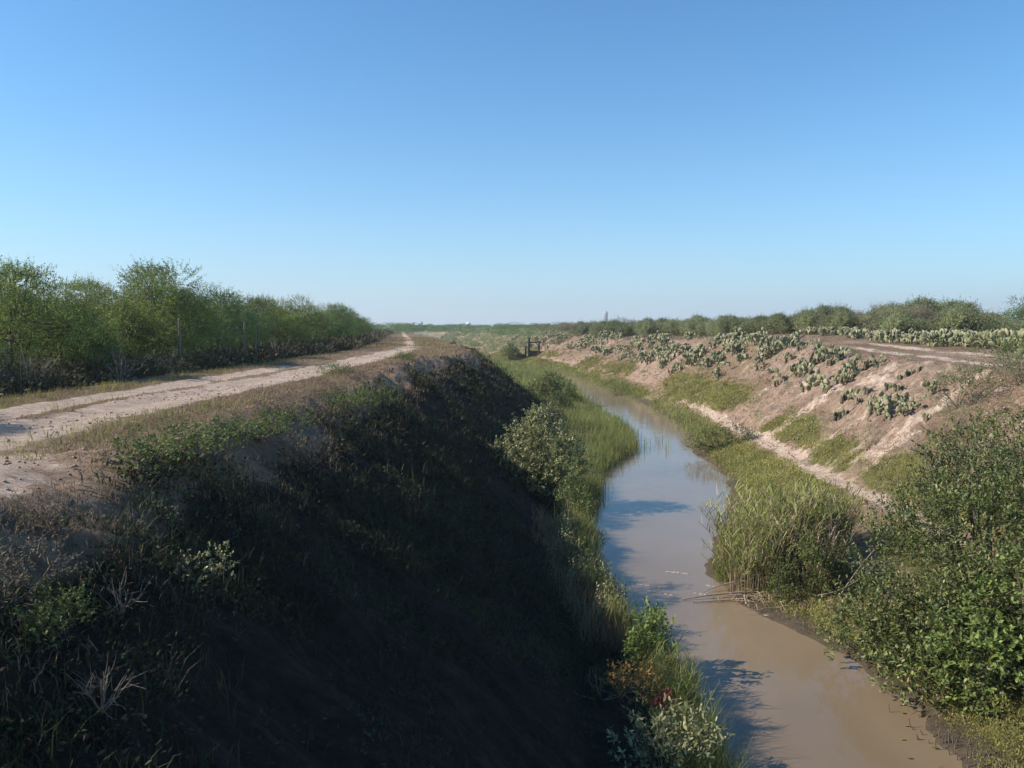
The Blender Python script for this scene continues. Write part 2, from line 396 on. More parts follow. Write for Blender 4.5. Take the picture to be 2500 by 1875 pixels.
# faces of the road, of the toe path and of the far track are meshes of their own, cut out of the same sheet
ci = lambda a: (a[:-1, :-1] + a[1:, 1:]).ravel() / 2
cx, cy = ci(X), ci(Y)
LCc, LFc, WLc, WRc, RTc, RCc = lines(cy)
dd = cx - bendx(cy)
is_road = (dd > -8.75 + (fbm(cy * .8, cy * 0, 3, 71) - .5) * .9) & (dd < -5.7 + (fbm(cy * .8, cy * 0 + 5, 3, 72) - .5) * 1.1) & (cy < 150)
is_path = (np.abs(cx - RTc + .3) < .5 + (fbm(cy * .7, cx * .7, 3, 73) - .5) * .5) & (cy > 14) & (cy < 80)
is_track = (cx > RCc + 1.3) & (cx < RCc + 4.1) & (cy < 90)
def sub_sheet(name, sel, mat, kind='structure'):
    q = quads[sel]
    used, inv = np.unique(q, return_inverse=True)
    mb = MB(); mb.add(V[used], inv.reshape(-1, 4))
    o = mb.build(name, mat, smooth=True)
    ca = o.data.attributes.new("cover", 'FLOAT_COLOR', 'POINT'); ca.data.foreach_set("color", cover[used].ravel())
    ha = o.data.attributes.new("shaded_soil", 'FLOAT', 'POINT'); ha.data.foreach_set("value", shaded_soil[used])
    tag(o, kind=kind)
    return o
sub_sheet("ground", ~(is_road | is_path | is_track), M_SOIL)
sub_sheet("dirt_road", is_road, M_SOIL)
sub_sheet("footpath", is_path, M_SOIL)
sub_sheet("dirt_track", is_track, M_SOIL)

def water_mat():
    m, nt, out, N, L = new_mat("murky_water")
    geo = N("ShaderNodeNewGeometry")
    mp = N("ShaderNodeMapping"); mp.inputs["Scale"].default_value = (1, .6, 1); L(geo.outputs["Position"], mp.inputs[0])
    n1 = N("ShaderNodeTexNoise", ins={"Scale": .25, "Detail": 3.0}); L(mp.outputs[0], n1.inputs["Vector"])
    r = ramp(N, [(.35, (.185, .135, .082)), (.65, (.24, .18, .118))]); L(n1.outputs["Fac"], r.inputs[0])
    n2 = N("ShaderNodeTexNoise", ins={"Scale": 2.2, "Detail": 3.0, "Roughness": .5}); L(mp.outputs[0], n2.inputs["Vector"])
    b = N("ShaderNodeBump", ins={"Strength": .12, "Distance": .05}); L(n2.outputs["Fac"], b.inputs["Height"])
    p = N("ShaderNodeBsdfPrincipled", ins={"Roughness": .09, "IOR": 1.34, "Specular IOR Level": .6})
    L(r.outputs[0], p.inputs["Base Color"]); L(b.outputs[0], p.inputs["Normal"]); L(p.outputs[0], out.inputs[0])
    return m
wy = axis((-25,), [(-25, 60, 1, 1), (60, 400, 2, 8), (400, 4000, 20, 200)])
l = lines(wy)
wl, wr = l[2] - 1.0, l[3] + 1.2
cols = np.linspace(0, 1, 9)
Wv = np.stack([wl[:, None] + (wr - wl)[:, None] * cols, np.repeat(wy[:, None], 9, 1), np.zeros((len(wy), 9))], -1)
wi = np.arange(len(wy) * 9).reshape(-1, 9)
wq = np.stack([wi[:-1, :-1], wi[:-1, 1:], wi[1:, 1:], wi[1:, :-1]], -1)
mb = MB(); mb.add(Wv, wq)
tag(mb.build("water", water_mat(), smooth=True), kind='structure')

# ------------------------------------------------------------------ plant materials
M_BARK = solid_mat("bark", (.07, .052, .04), (.17, .135, .11), 18, .9, (1, 1, .25))
M_DEAD = solid_mat("dead_wood", (.15, .12, .095), (.34, .28, .22), 20, .85, (1, 1, .3))
M_MESQ = leaf_mat("mesquite_leaf", [(.11, .165, .04), (.19, .265, .055), (.28, .35, .08), (.36, .39, .12)], .6, .38, .45, .3, .5)  # wide clump noise paints lit and shaded crown parts into both mesquite leaves
M_MESQ2 = leaf_mat("mesquite_leaf_dark", [(.08, .15, .05), (.13, .215, .07), (.20, .29, .10)], .6, .36, .45, .3, .5)
M_SCRUB = leaf_mat("scrub_leaf", [(.19, .23, .10), (.26, .29, .14), (.34, .345, .18)], .7, .35, .4)
M_TWIG = leaf_mat("dry_twig", [(.17, .145, .10), (.235, .20, .14), (.30, .26, .19)], .9, .25, 1.2)
M_MANG = leaf_mat("mangrove_leaf", [(.05, .075, .018), (.10, .135, .032), (.165, .20, .055), (.28, .29, .12)], .5, .28, 1.3, .35)
M_PALE = leaf_mat("pale_leaf", [(.11, .13, .042), (.18, .19, .07), (.28, .28, .115), (.40, .38, .20)], .5, .2, 2, .45)
M_FRESH = leaf_mat("fresh_leaf", [(.12, .18, .04), (.19, .25, .06), (.27, .32, .10)], .5, .35, 2)
M_YELL = leaf_mat("yellow_leaf", [(.16, .17, .04), (.25, .24, .06), (.32, .28, .09)], .55, .35, 2)
M_BUSH = leaf_mat("bush_leaf", [(.085, .12, .03), (.13, .17, .045), (.19, .22, .075)], .6, .3, 2)
M_PAD = leaf_mat("cactus_pad", [(.175, .195, .10), (.235, .24, .13), (.29, .29, .165), (.30, .27, .17)], .65, 0, 3, .25, .15)
M_CSTEM = solid_mat("cactus_stem", (.09, .07, .05), (.16, .13, .09), 14)
M_RED = leaf_mat("red_leaf", [(.14, .028, .026), (.20, .05, .045)], .6, .2, 3)
M_ORANGE = leaf_mat("orange_leaf", [(.22, .13, .035), (.32, .19, .055), (.17, .14, .04)], .6, .2, 3)
M_DRYG = leaf_mat("dry_grass", [(.20, .13, .075), (.28, .19, .11), (.38, .27, .165), (.25, .20, .09)], .8, .2, .5)
M_GREENG = leaf_mat("green_grass", [(.14, .185, .045), (.21, .255, .065), (.29, .32, .10), (.36, .33, .15)], .65, .45, .6)
M_LOWC = leaf_mat("low_cover", [(.18, .20, .05), (.26, .26, .07), (.34, .32, .10), (.30, .22, .11)], .65, .3, .5)
M_REED = leaf_mat("reed", [(.19, .235, .05), (.28, .32, .075), (.37, .38, .12), (.46, .41, .20)], .6, .3, 1.5)
M_STRAW = leaf_mat("dead_reed", [(.30, .23, .155), (.42, .33, .23), (.22, .16, .105)], .8, .1, 2)
M_SHADEW = leaf_mat("shaded_weed", [(.025, .042, .014), (.045, .058, .022), (.06, .052, .03), (.045, .036, .024)], .75, .2, .6)  # leaf colours darkened to carry the shade of the left slope
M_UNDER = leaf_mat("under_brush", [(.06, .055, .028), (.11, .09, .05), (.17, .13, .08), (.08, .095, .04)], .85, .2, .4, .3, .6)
M_BROWNW = leaf_mat("brown_brush", [(.13, .095, .07), (.20, .15, .11), (.27, .21, .155), (.10, .11, .05)], .85, .15, .8)

# ------------------------------------------------------------------ plant generators
def tree(seed, h, w, nblob, twigs, per, lf, mat, airy=0.0, low=.35, stems=3, bark=M_BARK, droop=-.15, tl=(.2, .44), brad=.21):
    """multi-stemmed small tree: trunk mesh with limbs reaching every clump, crown mesh of leafy sprays"""
    r = np.random.default_rng(seed)
    tr, cr = MB(), MB()
    bl = []
    for k in range(nblob):
        a = r.uniform(0, 2 * math.pi); t = r.uniform(0, 1) ** .6
        rr = w * .5 * t
        zt = h * (1 - .45 * t ** 2) * r.uniform(low + .12, .86)
        bl.append((math.cos(a) * rr, math.sin(a) * rr, zt, r.uniform(.5, 1) * h * brad))
    for k in range(stems):
        a = 2 * math.pi * k / stems + r.uniform(-.5, .5)
        p1 = np.array([math.cos(a) * w * .12, math.sin(a) * w * .12, h * .3])
        top = np.array([math.cos(a) * w * .22, math.sin(a) * w * .22, h * .62])
        tube(tr, bez((0, 0, -.15), p1, top, 8), np.linspace(.032 * h * .5, .007 * h, 8), 6)
        for b in bl[k::stems]:
            st = bez((0, 0, -.15), p1, top, 8)[r.integers(3, 8)]
            md = (st + np.array(b[:3])) / 2 + r.normal(size=3) * .12 + (0, 0, .12)
            tube(tr, bez(st, md, b[:3], 6), np.linspace(.008 * h, .003 * h, 6), 4)
            for q in range(3):
                e = np.array(b[:3]) + rdir(r, 1, .4)[0] * b[3] * 1.0
                tube(tr, bez(b[:3], (np.array(b[:3]) + e) / 2 + r.normal(size=3) * .05, e, 4), np.linspace(.003 * h, .001 * h, 4), 3)
    bs = np.array(bl); wts = bs[:, 3] ** 2; wts /= wts.sum()
    n = twigs
    k = r.choice(len(bl), n, p=wts)
    d = rdir(r, n, .25)
    st = bs[k, :3] + d * bs[k, 3:4] * r.uniform(.5, 1.0, (n, 1)) ** .8 * np.array([1.25, 1.25, .85])
    dirs = nrm(d + rdir(r, n) * .6 + np.array([0, 0, .45]))
    L = r.uniform(tl[0], tl[1], n)
    big = r.random(n) < .06 + airy * .1
    L[big] *= 1.9
    t = (np.arange(per) + .5) / per
    pts = st[:, None] + dirs[:, None] * (L[:, None] * t)[..., None] + np.array([0, 0, 1]) * (droop * L[:, None] * t ** 2)[..., None]
    pts = pts.reshape(-1, 3)
    pts = pts[pts[:, 2] > .05 * h]
    m = len(pts)
    ld = nrm(rdir(r, m) + np.array([0, 0, droop]))
    leaves(cr, pts, ld, rdir(r, m), r.uniform(.7, 1.3, m) * lf[0], r.uniform(.7, 1.3, m) * lf[1])
    for i in range(0, n, 9):
        e = st[i] + dirs[i] * L[i]
        tube(tr, [st[i], (st[i] + e) / 2, e], [.005, .004, .002], 3)
    return tr.mesh("trunk", bark), cr.mesh("crown", mat)
def shrub(seed, blobs, twigs, per, lf, mat, tl=(.15, .35), up=.4, shape=6, stem_r=.02, shell=.55, limbs=26, bark=M_BARK, fold=.2, base=None):
    """shrub with rosettes of leaves at the twig ends; blobs are (x, y, z, r) in its own coordinates"""
    r = np.random.default_rng(seed)
    tr, cr = MB(), MB()
    bs = np.array(blobs, float); wts = bs[:, 3] ** 2.2; wts /= wts.sum()
    k = r.choice(len(bs), twigs, p=wts)
    d = rdir(r, twigs, .15)
    rad = bs[k, 3:4] * r.uniform(shell, 1.0, (twigs, 1)) * (1 + .22 * np.sin(d[:, :1] * 5 + k[:, None]) * np.cos(d[:, 1:2] * 6 + 2 * k[:, None]))
    st = bs[k, :3] + d * rad
    dirs = nrm(d * .7 + rdir(r, twigs) * .5 + np.array([0, 0, up]))
    L = r.uniform(tl[0], tl[1], twigs); big = r.random(twigs) < .07; L[big] *= 1.9
    t = np.linspace(.15, 1, per)
    pts = st[:, None] + dirs[:, None] * (L[:, None] * t)[..., None]
    ok = (pts[..., 2] > .02).ravel()
    dd = np.repeat(dirs, per, 0)[ok]; pts = pts.reshape(-1, 3)[ok]; m = len(pts)
    ld = nrm(dd * .55 + rdir(r, m) + np.array([0, 0, .25 * up]))
    leaves(cr, pts, ld, nrm(rdir(r, m) * .5 + np.array([0, 0, 1.])), r.uniform(.7, 1.25, m) * lf[0], r.uniform(.75, 1.2, m) * lf[1], fold, shape)
    b0 = np.array(base if base is not None else [bs[:, 0].mean(), bs[:, 1].mean(), 0.])
    for q in range(limbs):
        b = bs[q % len(bs)]
        e = b[:3] + rdir(r, 1, .3)[0] * b[3] * .8
        s = b0 + np.append(r.normal(size=2) * .1, -.12)
        md = (s + e) / 2 + r.normal(size=3) * .12
        tube(tr, bez(s, md, e, 7), np.linspace(stem_r, stem_r * .22, 7), 5)
    for i in range(0, twigs, 4):
        e = st[i] + dirs[i] * L[i]
        tube(tr, [st[i] - dirs[i] * .05, e], [stem_r * .16, stem_r * .08], 3)
    return tr.mesh("stems", bark), cr.mesh("foliage", mat)
def dead_bush(seed, h, w, n, mat=M_DEAD, rr=.008, fork=3):
    r = np.random.default_rng(seed); mb = MB()
    for k in range(n):
        d = rdir(r, 1, .9)[0]; d[2] = abs(d[2]); e = d * np.array([w, w, h]) * r.uniform(.6, 1)
        c = bez((0, 0, -.03), e * .5 + r.normal(size=3) * .06 * h, e, 6)
        tube(mb, c, np.linspace(rr, rr * .35, 6), 4)
        for q in range(fork):
            s = c[r.integers(2, 5)]; e2 = s + (rdir(r, 1, .5)[0] + d * .5) * .35 * h
            tube(mb, bez(s, (s + e2) / 2 + r.normal(size=3) * .03, e2, 4), np.linspace(rr * .5, rr * .2, 4), 3)
    return mb.mesh("branches", mat)
def cactus_mesh(seed, w, h, npad):
    """prickly pear: flattened oval pads chained upwards out of each other"""
    r = np.random.default_rng(seed); mb = MB(); sm = MB()
    th = np.arange(12) / 12 * 2 * math.pi
    prof = np.stack([np.sin(th) * (.40 + .06 * np.cos(th)), .5 - .5 * np.cos(th)], 1)      # egg outline, foot at 0, top at 1
    def pad(p, d, nrmv, size):
        s = nrm(np.cross(d, nrmv)); u = nrm(np.cross(s, d))
        cen = prof.mean(0)
        ring = lambda f, o: np.array([p + (s * (cen[0] + (a - cen[0]) * f) + d * (cen[1] + (b - cen[1]) * f)) * size + u * o for a, b in prof])
        tk = size * .055
        v = np.vstack([ring(1, 0), ring(.72, tk), ring(.72, -tk), [p + d * size * cen[1] + u * tk * 1.3], [p + d * size * cen[1] - u * tk * 1.3]])
        i = np.arange(12); j = (i + 1) % 12
        mb.add(v, np.concatenate([np.stack([i, j, 12 + j, 12 + i], 1), np.stack([j, i, 24 + i, 24 + j], 1)]),
               np.concatenate([np.stack([12 + i, 12 + j, i * 0 + 36], 1), np.stack([24 + j, 24 + i, i * 0 + 37], 1)]))
    made = 0; front = []
    nb = max(3, npad // 6)
    for k in range(nb):
        p = np.array([r.uniform(-1, 1) * w * .42, r.uniform(-1, 1) * w * .3, -.03])
        front.append((p, nrm(np.array([p[0] * .9, p[1] * .9, 1.]) + r.normal(size=3) * .2), 0))
        tube(sm, bez(p - (0, 0, .05), p + (0, 0, .06), p + (0, 0, .14), 4), [.045, .04, .035, .03], 6)
    while front and made < npad:
        p, d, lv = front.pop(0)
        size = h * r.uniform(.19, .29) * (1 - .04 * lv)
        n0 = nrm(np.cross(d, rdir(r, 1)[0]))
        pad(p, d, n0, size); made += 1
        if p[2] + size > h: continue
        s = nrm(np.cross(d, n0))
        for q in range(r.integers(1, 4) if lv < 4 else r.integers(0, 2)):
            a = r.uniform(-1, 1)
            pp = p + d * size * (.5 + .46 * math.cos(a)) + s * size * .40 * math.sin(a)
            front.append((pp, nrm(d + s * a * .7 + r.normal(size=3) * .3 + (0, 0, .25)), lv + 1))
    return mb.mesh("pads", M_PAD), sm.mesh("stem", M_CSTEM)
def thing(name, parts, loc, label, cat, group=None, rz=0, sc=None):
    root = link(name, None, None, loc, rz, sc)
    for nm, me in parts: link(nm, me, root)
    return tag(root, label, cat, group)
def gz(x, y): return float(height(np.array([x]), np.array([y]))[0])

# ------------------------------------------------------------------ mesquite line left of the road
R0 = np.random.default_rng(7)
TP = [tree(101, 4.0, 4.6, 30, 5200, 12, (.062, .024), M_MESQ, .2, .2),
      tree(102, 4.0, 4.2, 28, 4800, 12, (.062, .024), M_MESQ2, .3, .2),
      tree(103, 4.0, 5.0, 28, 5200, 12, (.062, .024), M_MESQ, .45, .16),
      tree(104, 4.0, 3.4, 16, 2300, 12, (.062, .024), M_MESQ2, 1.0, .35, 2),
      tree(105, 4.0, 4.4, 28, 5200, 12, (.062, .024), M_MESQ, .25, .16, 4)]
left_trees = [  # x, y, crown top, prototype, label
    (-12.6, 9.8, 8.8, 0, "mesquite just outside the left edge whose shade falls on the nearest ruts"),
    (-13.6, 17.0, 7.3, 2, "mesquite cut off by the left edge, its shade lying across the near ruts"),
    (-13.1, 20.6, 8.0, 0, "tall mesquite with a wispy crown at the far left edge of the road verge"),
    (-13.2, 23.6, 7.5, 4, "lower rounded mesquite just right of the wispy one at the left edge"),
    (-13.0, 26.0, 7.6, 2, "yellowish green mesquite leaning out between the left edge and the tallest tree"),
    (-13.3, 29.0, 8.7, 0, "tallest broad domed mesquite of the left row"),
    (-13.6, 31.6, 8.5, 1, "dark mesquite on the right shoulder of the tallest dome"),
    (-12.9, 34.2, 8.35, 3, "thin open mesquite with sky showing through, right of the tallest dome"),
    (-13.2, 38.0, 7.7, 1, "low dark mesquite behind the right-hand fence post"),
    (-13.4, 42.0, 8.0, 0, "dense mesquite in the middle of the left row"),
    (-13.6, 47.0, 7.8, 4, "mesquite with pale trunks beyond the middle of the left row"),
    (-14.0, 54.0, 8.5, 2, "light green mesquite forming the second hump of the left row"),
    (-14.6, 62.0, 8.4, 1, "mesquite just beyond the second hump of the left row"),
    (-15.8, 71.0, 8.5, 0, "sunlit mesquite where the left row starts to fall towards the horizon"),
    (-17.0, 82.0, 8.2, 4, "mesquite on the falling skyline, third from the far end of the row"),
    (-19.5, 98.0, 7.9, 1, "small dark mesquite, second from the far end of the row"),
    (-23.0, 120.0, 7.7, 2, "last mesquite at the far end of the left row, by the vanishing road"),
]
for x, y, top, k, lab in left_trees:
    g = gz(x, y)
    thing("mesquite_tree", [("trunk", TP[k][0]), ("crown", TP[k][1])], (x, y, g - .03), lab, "tree", "mesquites along the left of the road", R0.uniform(0, 6.28), (top - .25 - g) / 3.9)
for x, y, top, k in ((-17.5, 19, 7.2, 1), (-17.6, 24, 7.3, 2), (-18, 28.5, 7.8, 4), (-18, 34, 8.0, 0), (-17.8, 40, 7.7, 2), (-18, 46, 7.6, 1), (-18.5, 52, 7.9, 4), (-19, 60, 8.0, 0), (-20, 70, 8.0, 2), (-22, 84, 7.8, 1), (-26, 104, 7.6, 0), (-29, 135, 7.5, 4)):
    g = gz(x, y)
    thing("mesquite_tree", [("trunk", TP[k][0]), ("crown", TP[k][1])], (x, y, g - .03), "mesquite of the second row, mostly hidden behind the trees beside the road", "tree", "mesquites of the hidden second row", R0.uniform(0, 6.28), (top - g) / 3.75)

# ------------------------------------------------------------------ scrub on the flat behind the right bank
SP = [tree(111, 4.0, 6.4, 34, 2600, 10, (.14, .06), M_SCRUB, .2, .12, 4, tl=(.35, .7)),
      tree(112, 4.0, 4.8, 26, 1600, 10, (.13, .055), M_SCRUB, .7, .15, 3, tl=(.35, .7)),
      tree(113, 4.0, 3.6, 14, 700, 10, (.13, .05), M_MESQ2, 1.2, .4, 2, tl=(.4, .8)),
      tree(114, 3.0, 5.6, 26, 3000, 9, (.20, .018), M_TWIG, .4, .1, 5, tl=(.35, .8))]
def vx(px, D): return (px - 1106) / 1703. * D
right_trees = [
    (40.6, 62, 8.4, 2, "thin dark tree rising at the right edge of the skyline"),
    (36.8, 60, 7.2, 0, "low scrub tree left of the dark tree at the right edge"),
    (34.2, 62, 8.2, 0, "broad grey-green tree standing highest behind the long cactus bank"),
    (33.2, 64, 8.7, 1, "wispy blue-green treetop sticking up right of the broad grey-green crown"),
    (30.6, 60, 8.3, 0, "dense rounded grey-green tree behind the middle of the cactus bank"),
    (27.8, 58, 8.0, 1, "airy tree with feathery top left of the dense rounded one"),
    (25.6, 64, 6.9, 3, "bare brown brush left of the feathery tree behind the bank"),
    (29.3, 55, 6.7, 3, "bare brown brush in front of the dense rounded tree"),
    (26.5, 72, 7.6, 2, "open dark tree with separate tufts above the far crest cacti"),
    (24.8, 73, 7.4, 0, "rounded scrub tree just left of the tufted dark tree"),
    (25.8, 84, 7.2, 0, "grey-green scrub left of the gap in the skyline"),
    (27.8, 92, 7.6, 1, "scrub tree in the centre of the right-hand skyline"),
    (25.2, 94, 7.5, 0, "scrub tree left of the one in the centre of the right-hand skyline"),
    (24.2, 102, 7.7, 0, "broad scrub tree with a flat top beyond the bank"),
    (21.6, 104, 7.5, 1, "scrub tree left of the flat-topped one beyond the bank"),
    (20.4, 116, 7.5, 0, "scrub tree right of the faint grey tower"),
    (18.4, 125, 7.3, 3, "brown brush right of the faint grey tower"),
    (15.6, 118, 7.5, 2, "small dark tree standing just beside the faint grey tower"),
    (14.2, 120, 7.1, 0, "bright green rounded tree at the foot of the faint grey tower"),
    (12.4, 140, 7.2, 0, "green scrub left of the faint grey tower"),
    (10.5, 160, 7.2, 1, "scrub with hazy top at the left start of the right-hand skyline"),
]
for x, y, top, k, lab in right_trees:
    g = gz(x, y); h0 = 3.0 if k == 3 else 4.0
    cat = "brush" if k == 3 else "tree"
    thing("bare_brush" if k == 3 else "scrub_tree", [("trunk", SP[k][0]), ("crown", SP[k][1])], (x, y, g - .03), lab, cat, "scrub behind the right bank", R0.uniform(0, 6.28), (top - g) / (h0 * .94))
n = 0
for y in np.geomspace(54, 190, 40):
    y = float(y)
    base = float(np.interp(y, [50, 60, 75, 100, 130, 200], [24.5, 25.5, 23.5, 18.8, 13.5, 3]))
    for q in range(3):
        x = base + R0.uniform(0, 5) + q * R0.uniform(3, 6)
        if x / y > .66: continue
        g = gz(x, y); k = int(R0.choice([0, 1, 0, 3])); h0 = 3.0 if k == 3 else 4.0
        thing("bare_brush" if k == 3 else "scrub_bush", [("trunk", SP[k][0]), ("crown", SP[k][1])], (x, y, g - .05),
              ("low bare brown brush filling the thicket behind the right bank" if k == 3 else "low grey-green bush filling the thicket behind the right bank"),
              "brush" if k == 3 else "bush", "low thicket behind the right bank", R0.uniform(0, 6.28), R0.uniform(1.7, 2.5) / (h0 * .94))

# ------------------------------------------------------------------ far wood reading as one mass
def mass(seed, pts, mat, name, label):
    r = np.random.default_rng(seed); mb = MB()
    for x, y, w, h, *gg in pts:
        s = max(.12, y / 1500.)
        n = int(120 + 60 * w * h / s / 12)
        n = min(n, 900)
        g = gg[0] if gg else 4.3
        a = rdir(r, n); rad = r.uniform(.6, 1, (n, 1)) ** .5
        p = np.array([x, y, g + h * .45]) + a * rad * np.array([w * .5, w * .4, h * .55])
        p[:, 2] = np.maximum(p[:, 2], g)
        leaves(mb, p, rdir(r, n, .3), rdir(r, n), s * r.uniform(1, 2.2, n), s * r.uniform(.6, 1.1, n))
    tag(mb.build(name, mat), label, "woodland", kind="stuff")
r = np.random.default_rng(77); pts = []; farpts = []
for i in range(420):
    y = float(np.exp(r.uniform(math.log(170), math.log(1000)))); u = r.uniform(-12, .62 * y)
    x = float(bendx(y)) * .0 + u - .13 * y
    if abs(x - float(bendx(y)) - 3) < 8 and y < 260: continue
    pts.append((x, y, r.uniform(3, 7) * (1 + y / 700), r.uniform(1.8, 3.0) + y * .0022))
for i in range(160):
    y = float(np.exp(r.uniform(math.log(130), math.log(900)))); x = float(bendx(y)) - r.uniform(12, 60) - .25 * y * r.random()
    pts.append((x, y, r.uniform(3, 6) * (1 + y / 700), r.uniform(2.2, 3.4) + y * .002))
r = np.random.default_rng(78)
for i in range(330):
    y = float(np.exp(r.uniform(math.log(150), math.log(420)))); l_ = [float(q[0]) for q in lines(np.array([y]))]
    t = r.uniform(-.35, 1.2); x = l_[4] + (l_[5] - l_[4]) * t
    farpts.append((x, y, r.uniform(1.2, 3.2), r.uniform(.6, 1.5), float(height(np.array([x]), np.array([y]), False)[0])))
mass(5, pts, M_MESQ2, "distant_woods", "hazy low green woods along the horizon")

mass(6, farpts, M_SCRUB, "distant_scrub", "olive scrub speckling the far end of the right bank")

# ------------------------------------------------------------------ prickly pears on the right bank
RC_ = np.random.default_rng(21)
CP = [cactus_mesh(201, .8, .8, 30), cactus_mesh(202, 1.05, .85, 46), cactus_mesh(203, 1.45, .9, 80), cactus_mesh(204, .55, .6, 15), cactus_mesh(205, 1.15, 1.0, 58), cactus_mesh(206, 1.8, 1.1, 110), cactus_mesh(207, .4, .45, 8)]
CW = [.9, 1.2, 1.6, .6, 1.3, 2.0, .45]
# hedge of big ones on the flat behind the track; then rows on the slope (x, y, width)
hedge = [(20.7, 47.6, 1.9), (21.6, 47.0, .8), (24.3, 50.6, .8), (23.5, 45.7, 1.4), (23.0, 42.6, 1.6), (23.6, 41.9, 1.3), (24.7, 41.2, 1.7), (24.1, 38.6, 1.9), (23.2, 36.0, 1.5), (24.6, 39.8, 1.8), (25.6, 43.0, 1.5), (17.8, 46.9, 1.1), (24.4, 41.9, 1.0), (21.4, 49.6, 1.4), (19.6, 48.8, 1.1), (22.4, 44.6, 1.3), (25.2, 37.5, 1.7), (23.4, 34.4, 1.2), (22.0, 32.6, 1.1)] + [(float(22.2 + (50 - y) * .2 + RC_.uniform(0, 2.2)), float(y), float(RC_.uniform(1., 1.8))) for y in np.linspace(49, 33, 15)]
slope = [(17.48, 52.2, 1.3), (16.59, 51.7, 1.2), (15.65, 49.6, .6), (17.03, 51.8, 1.0), (16.55, 43.4, .95), (16.66, 40.3, 1.0), (16.8, 38.9, .45), (14.85, 43.6, .65), (15.22, 43.6, .8), (15.51, 43.1, .8), (15.72, 42.6, .55), (14.83, 39.0, .8), (14.6, 36.6, .7), (15.15, 36.2, .6), (15.44, 36.2, .7), (15.77, 36.2, .7), (16.15, 36.5, .6), (16.4, 36.3, .6), (16.7, 35.8, .5), (16.02, 32.5, .5), (16.4, 32.5, .55), (16.65, 32.1, .55), (15.37, 32.0, .5), (15.5, 31.5, .55), (16.2, 29.5, .5), (15.1, 28.3, .55), (14.33, 34.0, .6), (14.6, 33.6, .7), (14.47, 32.6, .5), (14.96, 33.0, .45), (14.02, 30.4, .6), (14.37, 30.5, .65), (13.99, 29.3, .7), (13.95, 28.6, .6), (14.25, 28.2, .5), (14.55, 28.6, .55), (14.64, 30.2, .5), (13.49, 32.6, .5), (13.73, 32.3, .5), (14.09, 26.8, .45), (13.49, 29.7, .3), (14.06, 27.9, .35), (14.69, 29.6, .4),
         (18.2, 58.1, 1.1), (16.94, 65.6, 1.0), (17.42, 65.7, 1.1), (16.9, 61, 1.0), (14.89, 79.2, 1.1), (14.21, 75.5, 1.0), (14.07, 73.1, 1.1), (15.66, 75.4, 1.1), (16.09, 74.9, 1.0), (14.85, 73.9, 1.0), (15.48, 66.0, 1.0), (15.06, 65.7, 1.1), (15.93, 66.3, 1.0), (14.83, 59.9, 1.0), (15.38, 59.1, 1.2), (14.52, 54.6, .8), (14.2, 54.8, .8), (16.5, 58.1, 1.2), (15.98, 55.2, 1.1), (13.92, 68.3, .9), (14.14, 66.6, .9)]
far_c = [(12.52, 100.5), (12.91, 95.0), (13.55, 93.0), (14.56, 92.0), (12.49, 90.0), (10.66, 117.5), (11.71, 106.0), (12.1, 115.5), (11.84, 123.0), (9.85, 124.0), (8.31, 136.0), (15.04, 84.5), (14.39, 87.0), (12.97, 110.5), (15.84, 87.0)]
for i in range(62):
    y = float(RC_.uniform(78, 185)); l_ = lines(np.array([y])); t = RC_.uniform(.3, 1.06)
    far_c.append((float(l_[4][0] + (l_[5][0] - l_[4][0]) * t), y))
for i in range(26):
    y = float(RC_.uniform(52, 84)); l_ = lines(np.array([y])); t = RC_.uniform(.45, 1.12)
    slope.append((float(l_[4][0] + (l_[5][0] - l_[4][0]) * t), y, float(RC_.uniform(.7, 1.2))))
for i in range(34):
    y = float(RC_.uniform(37, 80)); l_ = lines(np.array([y])); t = RC_.uniform(.6, 1.0)
    slope.append((float(l_[4][0] + (l_[5][0] - l_[4][0]) * t), y, float(RC_.uniform(.35, .7))))
def pear(x, y, w, lab, grp, big=False):
    k = min(range(7), key=lambda i: abs(CW[i] - w) + (.25 * RC_.random()))
    s = w / CW[k] * RC_.uniform(.85, 1.15) * ((1.45 if x / y > .53 else 1.15) if big else 1.55)
    thing("prickly_pear", [("pads", CP[k][0]), ("stem", CP[k][1])], (x, y, gz(x, y) - .02), lab, "cactus", grp, RC_.uniform(0, 6.28), s)
_u = ["first", "second", "third", "fourth", "fifth", "sixth", "seventh", "eighth", "ninth"]
ORD = _u + ["tenth", "eleventh", "twelfth", "thirteenth", "fourteenth", "fifteenth", "sixteenth", "seventeenth", "eighteenth", "nineteenth"]
for a, b in (("twenty", "twentieth"), ("thirty", "thirtieth"), ("forty", "fortieth"), ("fifty", "fiftieth")): ORD += [b] + [a + "-" + q for q in _u]
def sizew(w): return "sprawling" if w > 1.25 else "medium" if w > .75 else "small" if w > .48 else "tiny"
hedge += [(23.4, 52.5, 1.6), (23.8, 54.5, 1.8), (24.6, 57.0, 1.7), (23.6, 58.5, 1.6), (24.9, 60.5, 1.8), (24.2, 55.6, 1.3), (23.5, 62.5, 1.7)]
hedge = [(max(x, float(table(np.array([y]), RC_T)[0]) + 4.9), y, w) for x, y, w in hedge]
hedge.sort(key=lambda c: -c[0] / c[1])
for i, (x, y, w) in enumerate(hedge):
    pear(x, y, w, "%s prickly pear in the hedge behind the dirt track, %s from the right" % (sizew(w), ORD[i]), "prickly pears behind the dirt track", True)
rows = {}
for x, y, w in slope:
    l_ = lines(np.array([y])); t = (x - l_[4][0]) / (l_[5][0] - l_[4][0])
    rw = "on the top of" if t > .88 else "high on" if t > .66 else "midway up" if t > .46 else "low on"
    rows.setdefault(rw, []).append((x, y, w))
